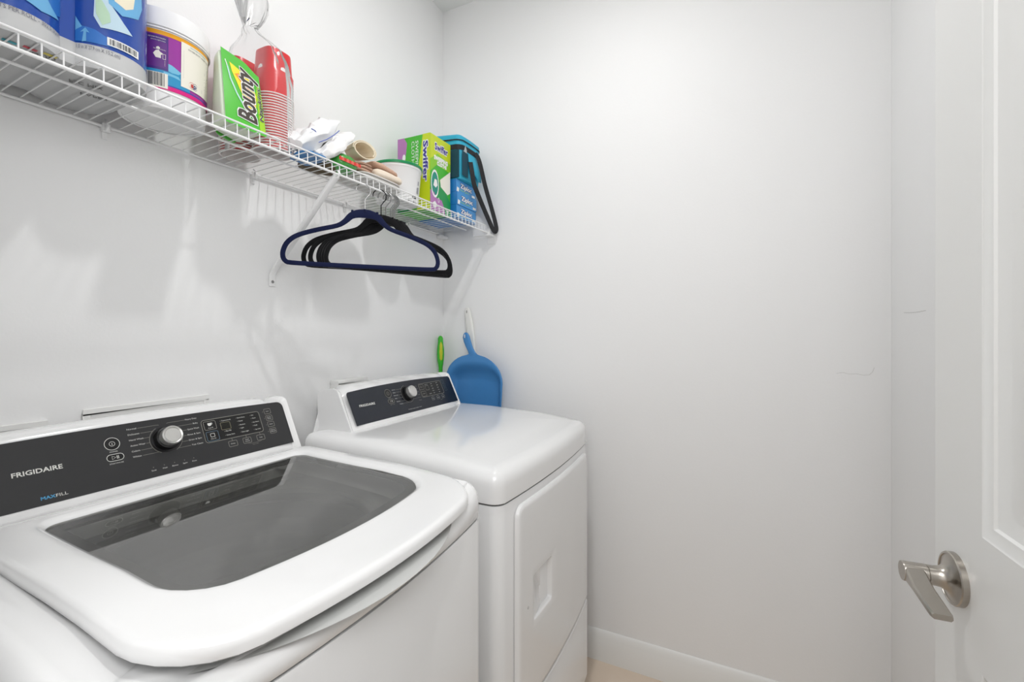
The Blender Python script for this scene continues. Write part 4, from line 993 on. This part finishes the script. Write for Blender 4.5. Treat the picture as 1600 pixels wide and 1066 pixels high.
# ================================================================== hangers
def hanger_parts(root, m_, hm):
    half = [(0, .150), (.020, .1480), (.038, .140), (.053, .124), (.074, .110), (.120, .096), (.160, .082), (.185, .069), (.202, .051), (.210, .030), (.210, .014), (.204, .004), (.190, 0), (.12, -.001), (.06, -.0012)]
    pts = [(x, 0, z) for x, z in half]+[(0, 0, -.0012)]+[(-x, 0, z) for x, z in reversed(half[1:])]
    cr = []; n_ = len(pts)
    for i in range(n_):
        p0, p1, p2, p3 = [Vector(pts[(i+k) % n_]) for k in (-1, 0, 1, 2)]
        for k in range(3): t_ = k/3; cr.append(.5*((2*p1)+(p2-p0)*t_+(2*p0-5*p1+4*p2-p3)*t_*t_+(3*p1-p0-3*p2+p3)*t_**3))
    def fl_(i):
        p = cr[i]; wdt = .0064+.0062*sstep(.075, .0, abs(p.x))*(1 if p.z > .05 else 0)
        return (wdt, .0026)
    mb = MB(); mb.tube(cr, 1, 10, closed=True, flat=fl_, up=(0, 1, 0)); f = obj('frame', mb, m_, root)
    for s_ in (-1, 1):
        mb = MB(); mb.lathe([(0, 0), (.0035, 0), (.0035, .006), (0, .0075)], c=(s_*.034, 0, .151), n=10); obj('notch', mb, m_, root)
    mb = MB(); mb.lathe([(0, 0), (.005, 0), (.004, .006), (0, .008)], c=(0, 0, .156), n=12); obj('hook_collar', mb, m_, root)
    hk = [(0, 0, .158), (0, 0, .190)]
    for k in range(15): a = rad(-50+k*17); hk.append((.0195*math.cos(a)*1.0-.004, 0, .217+.0195*math.sin(a)))
    mb = MB(); mb.tube(hk, .0016, 8); obj('hook', mb, hm, root)
HB = SZ-.0275+.003+.0016-.2365   # hook top rests on the lower front rail
hb = thing('clothes_hanger', 'navy blue velvet hanger in front of the black ones', 'hanger', (0, 0, 0), 'velvet hangers on the shelf rail')
hanger_parts(hb, navy_f, hookm)
RX = SX+.002
hb.location = (RX+.001, .982, HB-.001); hb.rotation_euler = (0, 0, rad(48))
hk0 = thing('clothes_hanger', 'first black velvet hanger right behind the navy one', 'hanger', (0, 0, 0), 'velvet hangers on the shelf rail')
hanger_parts(hk0, black_f, hookm)
ords = ('first black velvet hanger right behind the navy one', 'second black velvet hanger behind the navy one', 'third black velvet hanger behind the navy one', 'fourth black velvet hanger behind the navy one', 'fifth black velvet hanger, second from the far end', 'last black velvet hanger, nearest the far wall')
spec = [(1.048, 50), (1.069, 57), (1.090, 64), (1.097, 65.5), (1.103, 67), (1.109, 68.5)]
for i, (yy, an) in enumerate(spec):
    o = hk0 if i == 0 else dup(hk0, label=ords[i])
    o.location = (RX+.001, yy, HB-.001); o.rotation_euler = (0, 0, rad(an))
for c_ in hk0.children:            # the hanger just behind the navy one has a dark hook
    if c_.name == 'hook' or c_.name.startswith('hook.'):
        c_.data = c_.data.copy(); c_.data.materials[0] = hookd; c_['label'] = 'dark metal hook'

# ================================================================== dustpan and brushes by the far wall
mb = MB()
dpn = thing('dustpan', 'blue plastic dustpan standing against the far wall beside the dryer', 'dustpan', (.18, 1.70, .93))
blu = mat('dustpan_blue', (70, 138, 200), .35, vary=.03, bscale=8)
def DP(u, v, d=0):      # u across, v up from tray mouth, leaning back on the wall
    return (.203+u, 1.700+.055*(v/.36)*0+.024*(v/.40)-d, .905+v)
def hw(v):
    if v < .150: return .134+.006*v/.15
    t_ = min(1, (v-.150)/.118)
    return max(.017, .140*math.sqrt(max(0, 1-t_**2.2)))
vs_ = [0, .02, .05, .09, .125, .150, .170, .188, .204, .218, .230, .241, .251, .259, .2655, .270, .274]
M_ = 28
mb = MB(); front = []
for v in vs_:
    h_ = hw(v); row = []
    for k in range(M_+1):
        s_ = -1+2*k/M_; u = h_*s_-.006*sstep(.15, .27, v)
        # distance from the rim: steep side walls and a sloping back, then the flat scoop
        e_ = max(abs(u)/.140, 0); back = sstep(.175, .235, v+.05*e_**3)
        wall_ = sstep(.74, .97, e_ if v < .15 else math.hypot(u/.140, max(0, v-.150)/.118*.98))
        d = .003+.036*max(wall_*sstep(-.02, .05, v), .0)*(1-back)+.036*back
        row.append(DP(u, v, d))
    front.append(row)
mb.loft(front, False)
o = obj('tray', mb, blu, dpn, ang=75); md = o.modifiers.new('solid', 'SOLIDIFY'); md.thickness = .0028; md.offset = -1
mb = MB(); hp = [(-.008, .255), (-.012, .272), (-.020, .287), (-.030, .306), (-.039, .326), (-.045, .344), (-.047, .356), (-.047, .362)]
mb.tube([DP(u, v, .034) for u, v in hp], 1, 12, flat=lambda i: ((.030, .004), (.016, .007), (.0135, .008), (.0150, .008), (.0165, .0075), (.0165, .006), (.0110, .005), (.004, .003))[i], up=(0, 1, 0)); obj('handle', mb, blu, dpn, ang=75)
mb = MB(); mb.lathe([(0, 0), (1, 0)], n=20, frame=Matrix(((.0032, 0, 0, DP(-.0465, .325)[0]), (0, 0, 1, DP(0, .325, .0425)[1]), (0, .0085, 0, .905+.346), (0, 0, 0, 1)))); obj('hang_hole', mb, mat('hole_light', (214, 218, 224), .6), dpn)
mb = MB(); mb.tube([(.188-.125+.25*k/10, 1.664, .920) for k in range(11)], 1, 8, flat=(.004, .002)); 
# white-handled hand brush tucked behind the dustpan
hbr = thing('hand_brush', 'white-handled hand brush tucked behind the blue dustpan', 'brush', (.17, 1.725, .95))
wbr = mat('brush_white', (240, 240, 236), .35)
mb = MB(); mb.tube([(.163, 1.7285, 1.18), (.158, 1.7285, 1.24), (.152, 1.7285, 1.29), (.144, 1.7285, 1.335), (.139, 1.7285, 1.360), (.137, 1.7285, 1.376)], 1, 12, flat=lambda i: ((.017, .006), (.018, .007), (.0185, .008), (.0165, .0075), (.0150, .006), (.009, .004))[i], up=(0, 1, 0)); obj('handle', mb, wbr, hbr)
mb = MB(); mb.lathe([(0, 0), (1, 0)], n=16, frame=Matrix(((.003, 0, 0, .1385), (0, 0, 1, 1.7222), (0, .007, 0, 1.3585), (0, 0, 0, 1)))); obj('hang_hole', mb, mat('hole_grey', (176, 176, 172), .7), hbr)
mb = MB(); mb.box(.150, .180, 1.723, 1.735, .98, 1.185); obj('brush_back', mb, wbr, hbr, bevel=.004)
mb = MB(); mb.box(.120, .150, 1.722, 1.734, .985, 1.10); obj('bristles', mb, mat('bristle_grey', (120, 124, 130), .9), hbr)
# green-handled scrub brush
gbr = thing('scrub_brush', 'green and yellow handled scrub brush in the corner behind the dryer', 'brush', (.020, 1.69, .93))
gh = mat('brush_green', (60, 186, 44), .35); yh = P('brush_yellow', 'c8cc2a', .4)
GBX, GBY = .022, 1.690
prof = [(.93, .005), (1.06, .0060), (1.085, .0066), (1.11, .0070), (1.14, .0108), (1.165, .0122), (1.19, .0120), (1.215, .0095), (1.228, .0088), (1.240, .0090), (1.248, .0060), (1.252, .002)]
mb = MB(); mb.tube([(GBX-.004*(z-1.0), GBY, z) for z, r_ in prof], [r_*1.3 for z, r_ in prof], 14); obj('handle', mb, gh, gbr)
mb = MB(); mb.tube([(GBX+.0055-.004*(z-1.0), GBY-.0055, z) for z in (1.125, 1.15, 1.18, 1.21, 1.232)], [.002, .0085, .0100, .0075, .002], 10); obj('grip_inlay', mb, yh, gbr, label='yellow grip strip')
mb = MB(); mb.tube([(GBX, GBY, .935), (GBX, GBY, .85)], .016, 12); obj('bristles', mb, wbr, gbr)
